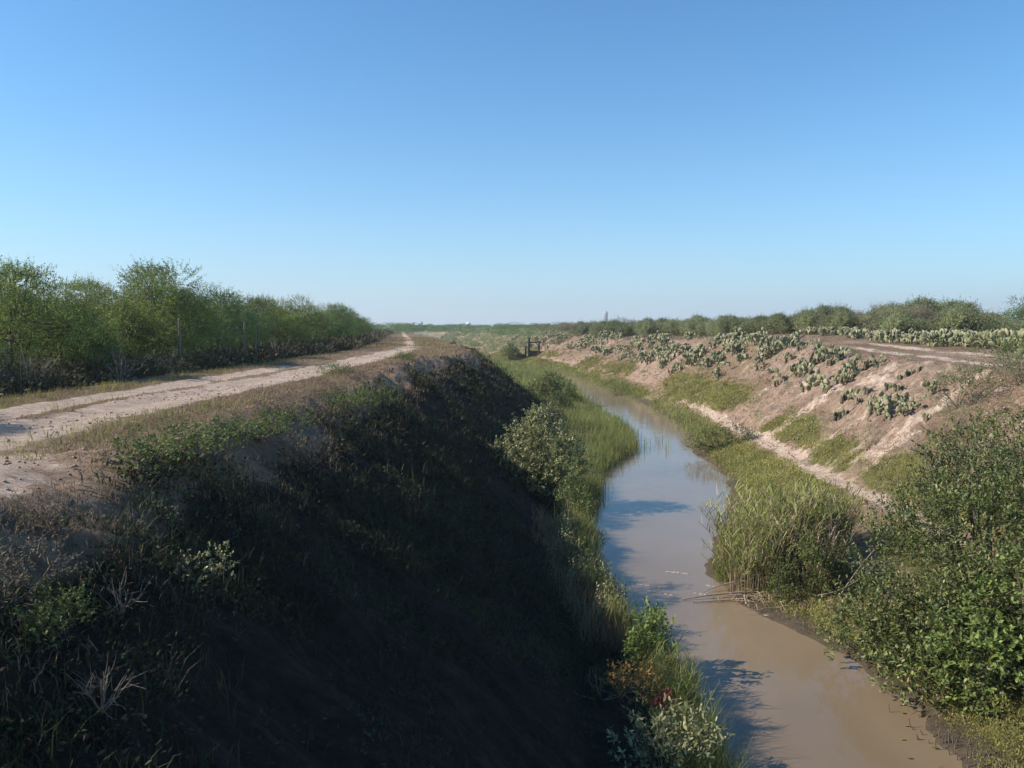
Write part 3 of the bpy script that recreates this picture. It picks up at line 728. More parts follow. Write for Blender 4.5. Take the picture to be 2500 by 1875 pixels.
for rw, cs in rows.items():
    cs.sort(key=lambda c: -c[0] / c[1])
    for i, (x, y, w) in enumerate(cs):
        pear(x, y, w, "%s prickly pear %s the right bank, %s from the right" % (sizew(w), rw, ORD[i]), "prickly pears on the right bank")
for x, y in far_c:
    pear(x, y, RC_.uniform(.8, 1.5), "distant prickly pear speckling the far end of the pink right bank", "far prickly pears on the right bank")

# ------------------------------------------------------------------ ground cover nobody could count
def spots(seed, n, y0, y1, xr, dens):
    """n candidate spots, denser near the viewer, kept with probability dens(x, y)"""
    r = np.random.default_rng(seed)
    y = y0 * (y1 / y0) ** r.random(n)
    a, b = xr(y); x = a + (b - a) * r.random(n)
    ok = (np.abs(x) < .80 * y + 3.5)
    p = dens(x, y); ok &= r.random(n) < p
    x, y = x[ok], y[ok]
    return x, y, height(x, y), r
def tufts(mb, x, y, z, r, k, h, w, lean=.45, spread=.09, bend=.45, grow=13.):
    n = len(x); s = np.maximum(1, y / grow) ** .75
    X_ = np.repeat(x, k) + r.normal(size=n * k) * spread * np.repeat(s, k); Y_ = np.repeat(y, k) + r.normal(size=n * k) * spread * np.repeat(s, k)
    Z_ = np.repeat(z, k) - .03
    hs = np.repeat(r.uniform(.55, 1.3, n), k) * r.uniform(.5, 1.2, n * k) * h
    blades(mb, np.stack([X_, Y_, Z_], 1), hs, w * np.repeat(s, k), np.abs(r.normal(size=n * k)) * lean, r.uniform(0, 6.283, n * k), bend)
def clumps(mb, x, y, z, r, k, rad, lf, shape=4, grow=13.):
    n = len(x); s = np.maximum(1, y / grow) ** .75
    R = np.repeat(r.uniform(.6, 1.3, n) * rad, k)[:, None]
    d = rdir(r, n * k, .5); d[:, 2] = np.abs(d[:, 2])
    p = np.stack([np.repeat(x, k), np.repeat(y, k), np.repeat(z, k)], 1) + d * R * r.uniform(.35, 1, (n * k, 1)) * np.array([1.2, 1.2, .9])
    ss = np.repeat(s, k)
    leaves(mb, p, nrm(d + rdir(r, n * k) * .8), rdir(r, n * k, 1.), lf[0] * ss * r.uniform(.7, 1.3, n * k), lf[1] * ss * r.uniform(.7, 1.3, n * k), .15, shape)
TL = lambda y: table(y, LC_T)
def msk(i): return lambda x, y: mask(x, y)[i]
# short dry grass on the levee top
mb = MB()
x, y, z, r = spots(301, 26000, 3.2, 120, lambda y: (bendx(y) - 9.9, TL(y) + 1.6), lambda x, y: np.clip(mask(x, y)[2] * 1.0 + .06 - mask(x, y)[0] * 1.7 + (1.1 - .6 * (y < 8)) * (x > TL(y) - .9) * (.25 + vnoise(x * 1.3, y * 1.3, 5) * .9), 0, 1))
tufts(mb, x, y, z, r, 9, .12, .007, .75, .10)
tag(mb.build("dry_grass", M_DRYG), "short dry brown grass covering the levee top beside the ruts", "grass", kind="stuff")
mb = MB()
x, y, z, r = spots(302, 5000, 8, 110, lambda y: (bendx(y) - 9.9, TL(y) - .2), lambda x, y: np.clip((fbm(x * .3, y * .12, 3, 91) - .47) * 5 + .8 * np.exp(-((y - 33) / 6) ** 2 - ((x + 8.7) / 1.3) ** 2) - mask(x, y)[0], 0, 1))
tufts(mb, x, y, z, r, 9, .17, .008, .6, .10)
tag(mb.build("verge_grass", M_YELL), "yellow-green grass patch on the verge between trees and road", "grass", kind="stuff")
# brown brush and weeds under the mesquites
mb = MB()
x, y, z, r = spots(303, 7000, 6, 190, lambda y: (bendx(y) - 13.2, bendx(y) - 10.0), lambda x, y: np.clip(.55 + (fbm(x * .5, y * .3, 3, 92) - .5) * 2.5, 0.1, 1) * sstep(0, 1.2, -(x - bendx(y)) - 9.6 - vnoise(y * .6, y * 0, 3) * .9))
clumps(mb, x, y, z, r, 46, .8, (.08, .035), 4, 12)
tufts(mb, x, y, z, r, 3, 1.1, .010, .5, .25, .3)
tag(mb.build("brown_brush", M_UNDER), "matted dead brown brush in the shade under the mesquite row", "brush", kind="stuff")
# shaded weeds on the left slope
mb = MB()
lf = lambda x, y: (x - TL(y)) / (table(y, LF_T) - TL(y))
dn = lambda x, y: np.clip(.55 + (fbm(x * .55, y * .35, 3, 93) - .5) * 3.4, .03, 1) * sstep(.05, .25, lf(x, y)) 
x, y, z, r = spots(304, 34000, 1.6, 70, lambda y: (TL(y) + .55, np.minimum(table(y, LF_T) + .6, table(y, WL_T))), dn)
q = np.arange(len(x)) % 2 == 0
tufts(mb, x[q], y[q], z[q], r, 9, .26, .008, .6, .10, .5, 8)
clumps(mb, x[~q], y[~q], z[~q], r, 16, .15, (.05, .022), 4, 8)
tag(mb.build("slope_weeds", M_SHADEW), "weeds matting the shaded left slope, shade put into their dark colour", "weeds", kind="stuff")
# tall green grass on the spit below the left slope
mb = MB()
WLf = lambda y: table(y, WL_T)
def spit(x, y):
    edge = sstep(-.15, .5, WLf(y) + .25 - x)
    return edge * np.where(y > 27, np.clip(.75 + (fbm(x * .5, y * .3, 2, 94) - .5) * 1.5, 0, 1), .0)
x, y, z, r = spots(305, 15000, 27, 190, lambda y: (table(y, LF_T) - .3, WLf(y) + .35), spit)
q = r.random(len(x)) < np.clip(1.1 - (x - table(y, LF_T)) / 2.6, .05, .6) * (y > 33)
tufts(mb, x[~q], y[~q], z[~q], r, 15, .72, .013, .26, .16, .35, 24)
tag(mb.build("marsh_grass", M_GREENG), "tall fresh green grass on the spit at the bend of the left waterline", "grass", kind="stuff")
mb = MB()
clumps(mb, x[q], y[q], z[q], r, 30, .3, (.055, .03), 4, 20)
tufts(mb, x[q], y[q], z[q], r, 6, .45, .012, .3, .2, .3, 24)
tag(mb.build("marsh_scrub", M_PALE), "olive and tan low growth behind the green grass of the left spit", "scrub", kind="stuff")
# low yellow-green cover on the right flat and the toe of the right bank
mb = MB()
fl = lambda x, y: np.clip(mask(x, y)[1] * 1.5 - .12 - mask(x, y)[0] * .9, 0, 1) * (1 - sstep(.1, .35, table(y, WR_T) - x))
x, y, z, r = spots(306, 20000, 8.5, 170, lambda y: (table(y, WR_T) - .25, table(y, RT_T) + 2.6), fl)
clumps(mb, x, y, z, r, 26, .17, (.035, .012), 4, 13)
tufts(mb, x, y, z, r, 5, .22, .006, .6, .12, .4, 13)
tag(mb.build("low_green_cover", M_LOWC), "yellow-green low plants along the right water edge and footpath", "ground cover", kind="stuff")
mb = MB()
nearw = lambda x, y: np.exp(-((x - table(y, WR_T) - .55) / .55) ** 2) * np.clip(.5 + (fbm(x * .7, y * .35, 2, 96) - .45) * 3, 0, 1) * (1 - .75 * (y < 42))
x, y, z, r = spots(307, 9000, 19, 190, lambda y: (table(y, WR_T) - .2, table(y, WR_T) + 2.2), nearw)
tufts(mb, x, y, z, r, 12, .34, .009, .45, .14, .4, 16)
tag(mb.build("bank_grass", M_GREENG), "green grass fringing the right water edge", "grass", kind="stuff")
# sparse dry weeds over the pink right bank and the flat above it
mb = MB()
x, y, z, r = spots(308, 16000, 14, 150, lambda y: (table(y, RT_T) + .2, table(y, RC_T) + 9), lambda x, y: np.clip(.16 + mask(x, y)[2] * .8 + (fbm(x * .6, y * .4, 3, 97) - .5) * 2.0, 0, 1) * (1 - np.clip(mask(x, y)[0] * (x > table(y, RC_T)), 0, 1)))
q = r.random(len(x)) < .55
tufts(mb, x[q], y[q], z[q], r, 8, .17, .006, .8, .10, .4, 16)
clumps(mb, x[~q], y[~q], z[~q], r, 14, .13, (.035, .010), 4, 16)
tag(mb.build("dry_weeds", M_BROWNW), "sparse dry brown weeds on the pink right bank", "weeds", kind="stuff")
mb = MB()
x, y, z, r = spots(309, 1500, 18, 120, lambda y: (table(y, RT_T) + .4, table(y, RC_T) + 1), lambda x, y: np.clip((fbm(x * .8, y * .6, 3, 98) - .52) * 6, 0, 1))
clumps(mb, x, y, z, r, 34, .26, (.035, .016), 4, 16)
tag(mb.build("bank_herbs", M_SCRUB), "grey-green herbs dotted over the pink right bank", "weeds", kind="stuff")
# clods and stones
mb = MB()
def stones(mb, x, y, z, r, s0):
    base = np.array([[1, 0, 0], [-1, 0, 0], [0, 1, 0], [0, -1, 0], [0, 0, 1], [0, 0, -1.]])
    tri = np.array([[0, 2, 4], [2, 1, 4], [1, 3, 4], [3, 0, 4], [2, 0, 5], [1, 2, 5], [3, 1, 5], [0, 3, 5]])
    n = len(x); s = s0 * r.uniform(.4, 1.5, n) * np.maximum(1, y / 20) ** .6
    v = base[None] * s[:, None, None] * r.uniform(.5, 1.3, (n, 6, 1)) * np.array([1, 1, .7]) + r.normal(size=(n, 6, 3)) * (s * .15)[:, None, None]
    v = v + np.stack([x, y, z + s * .2], 1)[:, None]
    mb.add(v.reshape(-1, 3), None, (np.arange(n)[:, None, None] * 6 + tri).reshape(-1, 3))
x, y, z, r = spots(310, 15000, 13, 110, lambda y: (table(y, RT_T) - .8, table(y, RC_T) + .8), lambda x, y: np.clip(.4 + (fbm(x * .7, y * .5, 3, 99) - .5) * 3, .03, 1))
stones(mb, x, y, z, r, .032)
x, y, z, r = spots(311, 9000, 2, 60, lambda y: (TL(y) - 3.2, TL(y) + .7), lambda x, y: np.clip(.3 + (fbm(x * .8, y * .6, 3, 100) - .5) * 3, .03, 1))
stones(mb, x, y, z, r, .02)
M_CLOD = solid_mat("clod", (.20, .12, .088), (.46, .32, .25), 2.5, .95)
tag(mb.build("soil_clods", M_CLOD), "crumbled soil clods and pebbles on both banks", "clods", kind="stuff")

# ------------------------------------------------------------------ shrubs that stand on their own
late_reeds = []
def place(name, parts, x, y, lab, cat, group=None, rz=0, sc=1, dz=0):
    return thing(name, parts, (x, y, max(gz(x, y), -.05) + dz), lab, cat, group, rz, sc)
def two(a, b="foliage", t=None): return [("stems", t[0]), (b, t[1])]
# big mangroves on the right; blob coordinates are measured from the shrub's foot
S = shrub(401, [(-1.5, -1.9, .35, .7), (-.4, -2.2, .5, .8), (.7, -2.4, .6, .9), (-2.2, -.5, .5, .7), (-1.9, -1.2, .5, .75), (-1.3, .2, 1.2, 1.0), (-.7, -1.4, 1.0, .95), (-.2, 0, 1.7, 1.15), (.5, -1.3, 1.3, 1.0), (.9, .2, 2.2, 1.0), (.2, 1.4, 2.3, .8), (1.5, -.7, 1.9, 1.1), (-.5, 1.3, 1.6, .8), (.05, 1.9, 2.85, .45), (1.9, .8, 2.3, .9), (1.0, 1.9, 2.5, .5)], 5600, 9, (.075, .031), M_MANG, (.14, .32), .5, 6, .035, .45, 64)
place("mangrove_shrub", two(0, "foliage", S), 8.75, 14.2, "broad dark green mangrove hanging over the right water edge", "shrub")
S = shrub(402, [(-1.6, .2, 1.9, .8), (-.6, -.4, 1.5, 1.0), (.3, .4, 2.3, 1.1), (1.3, 0, 2.2, 1.1), (.2, -1.1, .9, 1.0), (1.4, -1.2, 1.3, 1.1), (-.9, .9, 2.3, .55), (.9, .6, 3.0, .6), (2.2, .3, 2.4, 1.0), (-.5, -1.4, .5, .8)], 3100, 9, (.075, .031), M_MANG, (.14, .34), .55, 6, .035, .45, 50)
place("mangrove_shrub", two(0, "foliage", S), 11.8, 17.0, "taller mangrove at the right edge, reaching up in front of the pink bank", "shrub", None, 0, 1, -.3)
S = shrub(403, [(-.9, 0, .7, .7), (0, .3, 1.3, .8), (.6, -.2, .9, .8), (1.3, .3, 1.5, .9), (.2, .2, 1.9, .5)], 620, 9, (.09, .045), M_FRESH, (.15, .3), .4, 6, .02, .5, 20)
place("leafy_shrub", two(0, "foliage", S), 7.9, 11.6, "bright yellow-green leafy shrub in front of the mangroves, lower right corner", "shrub")
S = shrub(404, [(-.5, -.3, .3, .45), (.2, 0, .45, .5), (.7, .5, .6, .55), (.3, -.7, .4, .5), (.9, -.2, .8, .6), (-.1, .6, .35, .4)], 700, 8, (.05, .018), M_YELL, (.1, .25), .7, 4, .012, .3, 20)
place("marsh_shrub", two(0, "foliage", S), 7.0, 9.9, "yellowish marsh shrub at the water in the bottom right corner", "shrub")
S = shrub(405, [(0, 0, .5, .75), (.8, .4, .7, .8), (-.6, .5, .4, .5), (.4, -.4, .9, .5)], 420, 8, (.06, .028), M_BUSH, (.12, .3), .5, 4, .015, .4, 20)
place("green_bush", two(0, "foliage", S), 14.6, 25.6, "dark green bush on the pink right bank above the tall mangrove", "bush")
place("green_bush", two(0, "foliage", S), 17.3, 27.2, "green bush at the right edge of the picture near the bank top", "bush", None, 2.2, .9)
place("green_bush", two(0, "foliage", S), 16.2, 25.2, "grey-green bush on the bank close to the right edge, below the crest", "bush", None, 4.1, .8)
S2 = shrub(406, [(0, 0, .45, .6), (.5, .2, .4, .5), (-.5, 0, .35, .5)], 260, 7, (.05, .012), M_SCRUB, (.15, .3), .5, 4, .01, .4, 14)
for x, y, s, lab in ((13.6, 24.0, 1.0, "sparse grey-green herb bush on the bank behind the tall mangrove's left shoulder"), (16.0, 29.6, .8, "pale herb bush below the isolated crest cactus"), (12.6, 27.5, .7, "small herb bush low on the bank right of the footpath"), (15.9, 24.0, 1.1, "pale herb bush near the bank top by the right edge")):
    place("herb_bush", two(0, "foliage", S2), x, y, lab, "bush", "herb bushes on the right bank", x, s)
place("green_bush", two(0, "foliage", S), 9.5, 70, "round green bush on the far right waterside where the path fades", "bush", None, 1.0, 1.1)
S = shrub(408, [(-.9, -.5, .3, .55), (-.6, .4, .4, .65), (-.2, -.9, .25, .5), (.2, .1, .7, .75), (.7, -.6, .5, .65), (-1.1, 1.1, .35, .6), (1.0, .5, .9, .7)], 1250, 9, (.085, .036), M_MANG, (.12, .28), .4, 6, .025, .4, 34)
place("mangrove_shrub", two(0, "foliage", S), 7.3, 12.7, "low mangrove skirt drooping onto the brown water, front of the broad one", "shrub")
# mangrove lying out over the right water edge
S3 = shrub(407, [(-1.4, -.2, .3, .42), (-.8, 0, .4, .5), (0, .2, .5, .55), (.8, .1, .6, .55), (1.4, .2, .4, .45)], 560, 8, (.07, .032), M_MANG, (.12, .3), .4, 6, .02, .4, 24)
place("mangrove_shrub", two(0, "foliage", S3), 9.9, 36.8, "low dark mangrove lying over the right water edge at the bend", "shrub")
# left bank
S = shrub(410, [(-1.1, -.1, 1.2, .75), (-.5, .2, 1.75, .8), (-.1, .1, 2.45, .5), (.35, -.1, 1.6, .85), (-.6, -.5, .75, .8), (.2, -.6, .7, .8), (1.0, .2, 1.1, .7), (-.2, .4, 2.1, .55), (-1.3, .3, .6, .5)], 1500, 9, (.085, .045), M_PALE, (.12, .28), .5, 6, .03, .5, 40)
place("mangrove_shrub", two(0, "foliage", S), .95, 25.8, "sunlit mangrove with pale leaves at the foot of the left slope", "shrub")
S = shrub(411, [(0, 0, .5, .6), (.3, -.7, .45, .55), (-.3, .6, .5, .55), (.35, .5, .8, .5), (-.2, -.2, 1.0, .45)], 620, 8, (.075, .036), M_MANG, (.12, .28), .4, 6, .02, .4, 24)
place("mangrove_shrub", two(0, "foliage", S), 1.85, 23.8, "dark mangrove in shade at the water, right below the pale-leaved one", "shrub", None, 0, .75)
place("mangrove_shrub", two(0, "foliage", S), 1.9, 20.9, "small dark mangrove in the slope's shadow trailing into the water", "shrub", None, 1.3, .5)
S5 = shrub(412, [(0, 0, .7, .8), (.8, .2, .6, .7), (-.8, 0, .6, .7), (.2, .1, 1.35, .6), (-.3, .5, 1.0, .6)], 640, 8, (.10, .05), M_PALE, (.15, .32), .5, 4, .02, .5, 26)
place("mangrove_shrub", two(0, "foliage", S5), 2.0, 41.0, "olive mangrove just behind the pale-leaved one, at the slope edge", "shrub", None, .4, .62)
S6 = shrub(413, [(0, 0, .9, 1.0), (1.1, .2, .8, .9), (-1.1, 0, .7, .9), (.1, .1, 1.7, .8), (-.4, .5, 1.3, .8)], 700, 8, (.15, .07), M_MANG, (.2, .4), .5, 4, .03, .5, 26)
place("mangrove_shrub", two(0, "foliage", S6), 2.9, 60, "rounded grey-green mangrove on the left spit beyond the bend", "shrub", None, 0, .95)
place("mangrove_shrub", two(0, "foliage", S6), 4.3, 57, "smaller mangrove joined to the right side of the rounded one", "shrub", None, 2, .6)
place("mangrove_shrub", two(0, "foliage", S6), .1, 137.5, "rounded dark mangrove touching the sluice frame", "shrub", None, 1, 1.25)
place("mangrove_shrub", two(0, "foliage", S6), 3.0, 52, "low olive mangrove between the bend and the rounded one", "shrub", None, 3.0, .55)
# crest of the left levee
S = shrub(420, [(0, 0, .15, .42), (.35, .6, .15, .45), (-.15, 1.2, .18, .45), (.25, 1.8, .15, .4), (-.3, .5, .12, .35)], 620, 8, (.05, .028), M_BUSH, (.06, .18), .5, 4, .01, .3, 20)
place("creeping_bush", two(0, "foliage", S), -3.75, 7.9, "long sprawling green bush spilling over the near levee crest", "bush", None, .1, (.9, 1.1, .6))
place("creeping_bush", two(0, "foliage", S), -3.8, 10.6, "sprawling green bush next along the levee crest after the long one", "bush", None, -.15, (.8, .9, .6))
place("creeping_bush", two(0, "foliage", S), -3.7, 16.2, "dark green bush on the levee crest where it steepens", "bush", None, -.5, .8)
place("creeping_bush", two(0, "foliage", S), -3.3, 4.5, "green creeping bush at the left picture edge on the crest", "bush", None, 1.2, (.5, .5, .4))
place("creeping_bush", two(0, "foliage", S), -3.1, 5.0, "green creeping bush on the slope just inside the left edge", "bush", None, .4, .45)
place("creeping_bush", two(0, "foliage", S), -4.6, 34.5, "low brown-green bush on the levee crest before it turns", "bush", None, .4, .7)
place("creeping_bush", two(0, "foliage", S), -5.1, 24.5, "brownish bush tuft on the crest beside the faded road", "bush", None, 2.4, .5)
S = shrub(421, [(0, 0, .2, .3), (.3, .4, .22, .3), (-.3, .3, .2, .28), (.1, .8, .2, .28)], 80, 9, (.05, .03), M_PALE, (.06, .16), .7, 6, .008, .4, 14)
place("pale_leaved_plant", two(0, "foliage", S), -2.75, 6.7, "plant with pale leaf tips catching sun just below the crest", "plant", None, 0, .5)
place("pale_leaved_plant", two(0, "foliage", S), -3.35, 7.4, "smaller pale-leaved plant higher beside the sprawling bush", "plant", None, 1, .45)
S = shrub(422, [(0, 0, .15, .3), (.4, .2, .2, .3), (-.3, .4, .15, .3)], 240, 8, (.045, .014), M_BROWNW, (.08, .2), .5, 4, .008, .3, 16)
for i, (x, y, s, lab) in enumerate(((-3.9, 13.0, .8, "dry brown bush on the crest beyond the second green one"), (-3.6, 14.6, .8, "dry brown bush just before the dark green crest bush"), (-4.0, 18.8, .7, "dry greyish bush on the crest past the dark green one"), (-4.3, 21.5, .7, "dry greyish bush where the crest begins to fade"), (-3.7, 6.2, .6, "dry brown bush at the crest between near green bushes"), (-3.6, 5.2, .8, "small dry bush on bare soil near the left edge"), (-3.2, 11.4, .9, "dry brown bush hanging below the second green one"))):
    place("dry_bush", two(0, "foliage", S), x, y, lab, "bush", "dry bushes along the levee crest", i, s)
for x, y, s, lab in ((2.5, 12.2, .62, "fresh reed tuft right below the bright broadleaf plant"), (2.35, 11.4, .6, "fresh reed tuft leaning over the water near the bottom, left bank"), (2.0, 14.4, .5, "short reed tuft on the left waterline above the bright broadleaf plant")):
    late_reeds.append((x, y, s, lab))
D1 = dead_bush(430, .45, .35, 12)
for x, y, s, lab in ((-2.55, 4.75, .7, "dead twiggy bush standing on the shaded slope at the left"), (-3.0, 5.9, .8, "dead twigs tangled on the slope above the standing dead bush"), (-3.4, 7.0, .6, "small dead bush against the sprawling green bush")):
    place("dead_bush", [("branches", D1)], x, y, lab, "dead bush", None, x * 3, s)
for i, (x, y) in enumerate(((-10.7, 15.2), (-10.9, 17.8), (-10.6, 21.3), (-10.9, 25.0), (-10.8, 30.0), (-10.9, 36.5), (-11.2, 43.0))):
    place("dead_bush", [("branches", D1)], x, y, "bare dead bush poking out of the brown brush under the mesquites", "dead bush", "bare bushes in the brush under the mesquites", i * 1.7, 2.0 + .3 * (i % 3))
D2 = dead_bush(431, .55, .9, 7, M_DEAD, .012, 4)
place("dead_branch", [("branches", D2)], 1.35, 11.6, "bleached dead branch lying on the shaded lower slope", "branch", None, .6, .8)
# fringe of the left water edge, sunlit
S = shrub(440, [(0, 0, .5, .3), (.15, .35, .65, .28), (-.1, -.3, .4, .28), (.2, -.1, .8, .22)], 260, 9, (.075, .032), M_FRESH, (.08, .2), .6, 6, .01, .4, 16)
place("broadleaf_plant", two(0, "foliage", S), 2.3, 13.1, "bright green broadleaf plant at the left water edge, sunlit", "plant")
place("broadleaf_plant", two(0, "foliage", S), 2.45, 11.3, "smaller broadleaf plant among the reeds near the bottom", "plant", None, 2, .6)
S = shrub(441, [(0, 0, .45, .3), (.25, .2, .55, .25), (-.2, .15, .5, .25)], 170, 8, (.055, .016), M_ORANGE, (.08, .2), .8, 4, .009, .3, 14)
place("orange_plant", two(0, "foliage", S), 1.75, 11.1, "orange-brown bushy plant beside the reeds", "plant")
S = shrub(442, [(0, 0, .4, .14), (.1, .05, .5, .1)], 70, 8, (.05, .016), M_RED, (.05, .1), .6, 4, .008, .2, 6)
place("red_plant", two(0, "foliage", S), 2.1, 10.85, "small dark red plant between the orange one and the reeds", "plant")
S = shrub(443, [(0, 0, .35, .35), (.4, .1, .45, .3), (.1, -.4, .35, .35), (.5, -.4, .5, .28), (-.3, -.2, .3, .3)], 240, 8, (.085, .028), M_PALE, (.1, .22), .5, 6, .014, .4, 20)
place("mangrove_shrub", two(0, "foliage", S), 1.85, 9.95, "pale-leaved young mangrove at the bottom edge by the water", "shrub")
S = shrub(444, [(0, 0, .35, .28), (.2, .4, .4, .28), (-.15, -.3, .35, .25), (.1, .2, .65, .2)], 190, 8, (.06, .03), M_PALE, (.1, .3), .7, 6, .01, .4, 14)
for i, (x, y, s, lab) in enumerate(((1.3, 20.0, .6, "pale sunlit weed clump topping the fringe just below the dark mangroves"), (1.35, 18.3, .65, "pale weed clump second along the left waterside fringe"), (1.75, 16.6, .7, "pale weed clump in the middle of the left waterside fringe"), (2.0, 15.1, .7, "pale weed clump above the bright broadleaf plant"))):
    place("weed_clump", two(0, "foliage", S), x, y, lab, "weeds", "pale weed clumps along the left waterline", i, (s, s, s * 1.45))
# grass fringe of the left water edge
mb = MB()
def fringe(x, y): return np.exp(-((x - WLf(y) + .1) / .3) ** 2) * (y < 28)
x, y, z, r = spots(450, 2600, 8.6, 28, lambda y: (WLf(y) - .9, WLf(y) + .25), lambda x, y: fringe(x, y) * np.clip(.6 + (fbm(y * .9, y * 0, 2, 12) - .45) * 3, .1, 1))
tufts(mb, x, y, z, r, 12, .72, .009, .28, .10, .4, 14)
tag(mb.build("waterside_grass", M_GREENG), "sunlit grass and reeds fringing the left waterline", "grass", kind="stuff")
mb = MB()
x, y, z, r = spots(451, 700, 13.5, 22, lambda y: (WLf(y) - 1.3, WLf(y) - .2), lambda x, y: x * 0 + .6)
tufts(mb, x, y, z, r, 10, .6, .009, .28, .10, .4, 14)
tag(mb.build("tan_grass", M_DRYG), "tan seeding grass in the left waterside fringe", "grass", kind="stuff")
# emergent stems standing in the water off the green spit
mb = MB()
r = np.random.default_rng(460); n = 26
p = np.stack([r.uniform(6.3, 8.2, n), r.uniform(37.5, 41.5, n), r.uniform(-.05, 0, n)], 1)
for q in p: tube(mb, bez(q, q + (0, 0, .35), q + (r.normal() * .12, r.normal() * .1, r.uniform(.2, .6)), 4), [.009, .009, .008, .005], 4)
tag(mb.build("emergent_stems", M_REED), "thin stems standing in the water off the tip of the green spit", "stems", kind="stuff")

# ------------------------------------------------------------------ tall reeds on the right bank
def reed_clump(seed, n, h, rad, leafy=8, mat=M_REED):
    r = np.random.default_rng(seed); st, lv = MB(), MB()
    P0, Dr = [], []
    for k in range(n):
        a = r.uniform(0, 6.28); q = np.array([math.cos(a), math.sin(a), 0]) * rad * math.sqrt(r.random()); q[2] = -.1
        hh = h * r.uniform(.55, 1.1); lean = nrm(np.append(q[:2] * .4 + r.normal(size=2) * .16, 1.))
        e = q + lean * hh; c = bez(q, q + (0, 0, hh * .55), e, 5)
        tube(st, c, np.linspace(.009, .004, 5), 4)
        for j in range(leafy):
            t = r.uniform(.25, 1); P0.append((1 - t) ** 2 * c[0] + 2 * t * (1 - t) * (q + (0, 0, hh * .55)) + t * t * e)
            b = r.uniform(0, 6.28); Dr.append((math.cos(b), math.sin(b), r.uniform(.4, 1.6)))
    P0 = np.array(P0); m = len(P0); az = np.arctan2(np.array(Dr)[:, 1], np.array(Dr)[:, 0])
    blades(lv, P0, r.uniform(.22, .5, m), .020, r.uniform(.3, .9, m), az, .7)
    return [("stems", st.mesh("stems", M_STRAW if mat is M_REED else mat)), ("blades", lv.mesh("blades", mat))]
RP = [reed_clump(501, 120, 1.9, .55, 11), reed_clump(502, 95, 1.7, .5, 12), reed_clump(503, 70, 1.3, .45, 14, M_GREENG), reed_clump(504, 80, 1.5, .5, 6, M_STRAW)]
reeds = [(5.45, 17.6, 0, .95, "reed clump at the water-side corner of the tall reeds, leaning over debris"),
         (5.7, 19.2, 1, 1.0, "reed clump on the water side, behind the front corner one"),
         (6.4, 18.2, 0, 1.1, "tall tan-green reed clump in the middle front of the stand"),
         (6.5, 20.2, 1, 1.0, "reed clump in the middle of the stand"),
         (7.2, 18.9, 0, 1.05, "tall reed clump right of the middle, behind the leafy plants"),
         (7.3, 20.9, 1, .85, "reed clump at the back centre of the stand"),
         (8.0, 19.6, 1, .95, "reed clump near the short dark post"),
         (6.9, 22.0, 2, .7, "lower green reed clump at the back left of the stand"),
         (6.9, 23.9, 3, .5, "low tan reed clump between the stand and the water, furthest back"),
         (8.3, 21.6, 2, .8, "short green reed clump beside the footpath"),
         (6.9, 17.4, 3, .95, "dead tan reed clump in the dark hollow at the front"),
         (5.05, 18.3, 2, .62, "fresh green low reed clump jutting farthest into the water")]
for x, y, k, s, lab in reeds:
    thing("reed_clump", RP[k], (x, y, max(gz(x, y), 0)), lab, "reeds", "reeds of the right-hand stand", x * 5 + y, s)
for x, y, s, lab in late_reeds:
    thing("reed_clump", RP[2], (x, y, max(gz(x, y), 0)), lab, "reeds", "reed tufts at the left waterline", x * 3 + y, s)
S = shrub(510, [(0, 0, .35, .3), (.1, .1, .8, .3), (-.1, .1, 1.15, .25)], 300, 8, (.055, .026), M_FRESH, (.08, .2), .6, 4, .012, .3, 14)
thing("leafy_plant", two(0, "foliage", S), (6.5, 16.6, .1), "bright green upright leafy plant in front of the reeds", "plant")
S = shrub(511, [(0, 0, .3, .32), (.15, .1, .7, .28)], 260, 8, (.05, .024), M_BUSH, (.08, .18), .5, 4, .012, .3, 12)
thing("leafy_plant", two(0, "foliage", S), (5.75, 16.55, .05), "dark green leafy plant at the foot of the reeds by the water", "plant")
thing("leafy_plant", two(0, "foliage", S), (7.2, 16.9, .15), "dark leafy plant between the reeds and the broad mangrove", "plant", None, 1, 1.2)
# fallen reeds and driftwood in the water
r = np.random.default_rng(520)
def stick(name, pts, rad, lab, cat="stick", mat=M_DEAD, group=None):
    mb = MB(); pts = np.array(pts, float); o = pts[0].copy()
    tube(mb, bez(pts[0] - o, pts[1] - o, pts[2] - o, 8), np.linspace(rad, rad * .5, 8), 6)
    e = bez(pts[0] - o, pts[1] - o, pts[2] - o, 8)[4]
    tube(mb, [e, e + (r.normal() * .06, .07, .03), e + (r.normal() * .1, .14, .02)], [rad * .5, rad * .4, rad * .2], 4)
    ob = mb.build(name, mat); ob.location = o
    return tag(ob, lab, cat, group)
stick("dead_stalk", [(5.35, 17.3, .10), (4.4, 17.15, .10), (3.75, 17.0, .02)], .022, "longest pale stalk lying on the water from the reed corner", "stalk")
stick("dead_stalk", [(5.4, 17.05, .06), (4.6, 16.85, .05), (3.95, 16.85, .02)], .018, "pale stalk lying just below the longest one", "stalk")
stick("dead_stalk", [(5.3, 17.6, .25), (4.8, 17.75, .16), (4.35, 17.5, .02)], .016, "bent tan stalk arching down above the longest one", "stalk")
stick("dead_stalk", [(5.2, 16.9, .12), (4.9, 17.05, .2), (4.55, 16.95, .05)], .016, "short hooked stalk crossing the two long ones", "stalk")
stick("driftwood", [(5.25, 16.05, .02), (5.45, 15.95, .04), (5.72, 15.75, .02)], .022, "short pale driftwood at the bank below the dark leafy plant", "driftwood")
stick("driftwood", [(5.95, 15.45, .02), (6.05, 15.1, .04), (6.12, 14.75, .0)], .03, "pale split driftwood floating off the broad mangrove", "driftwood")
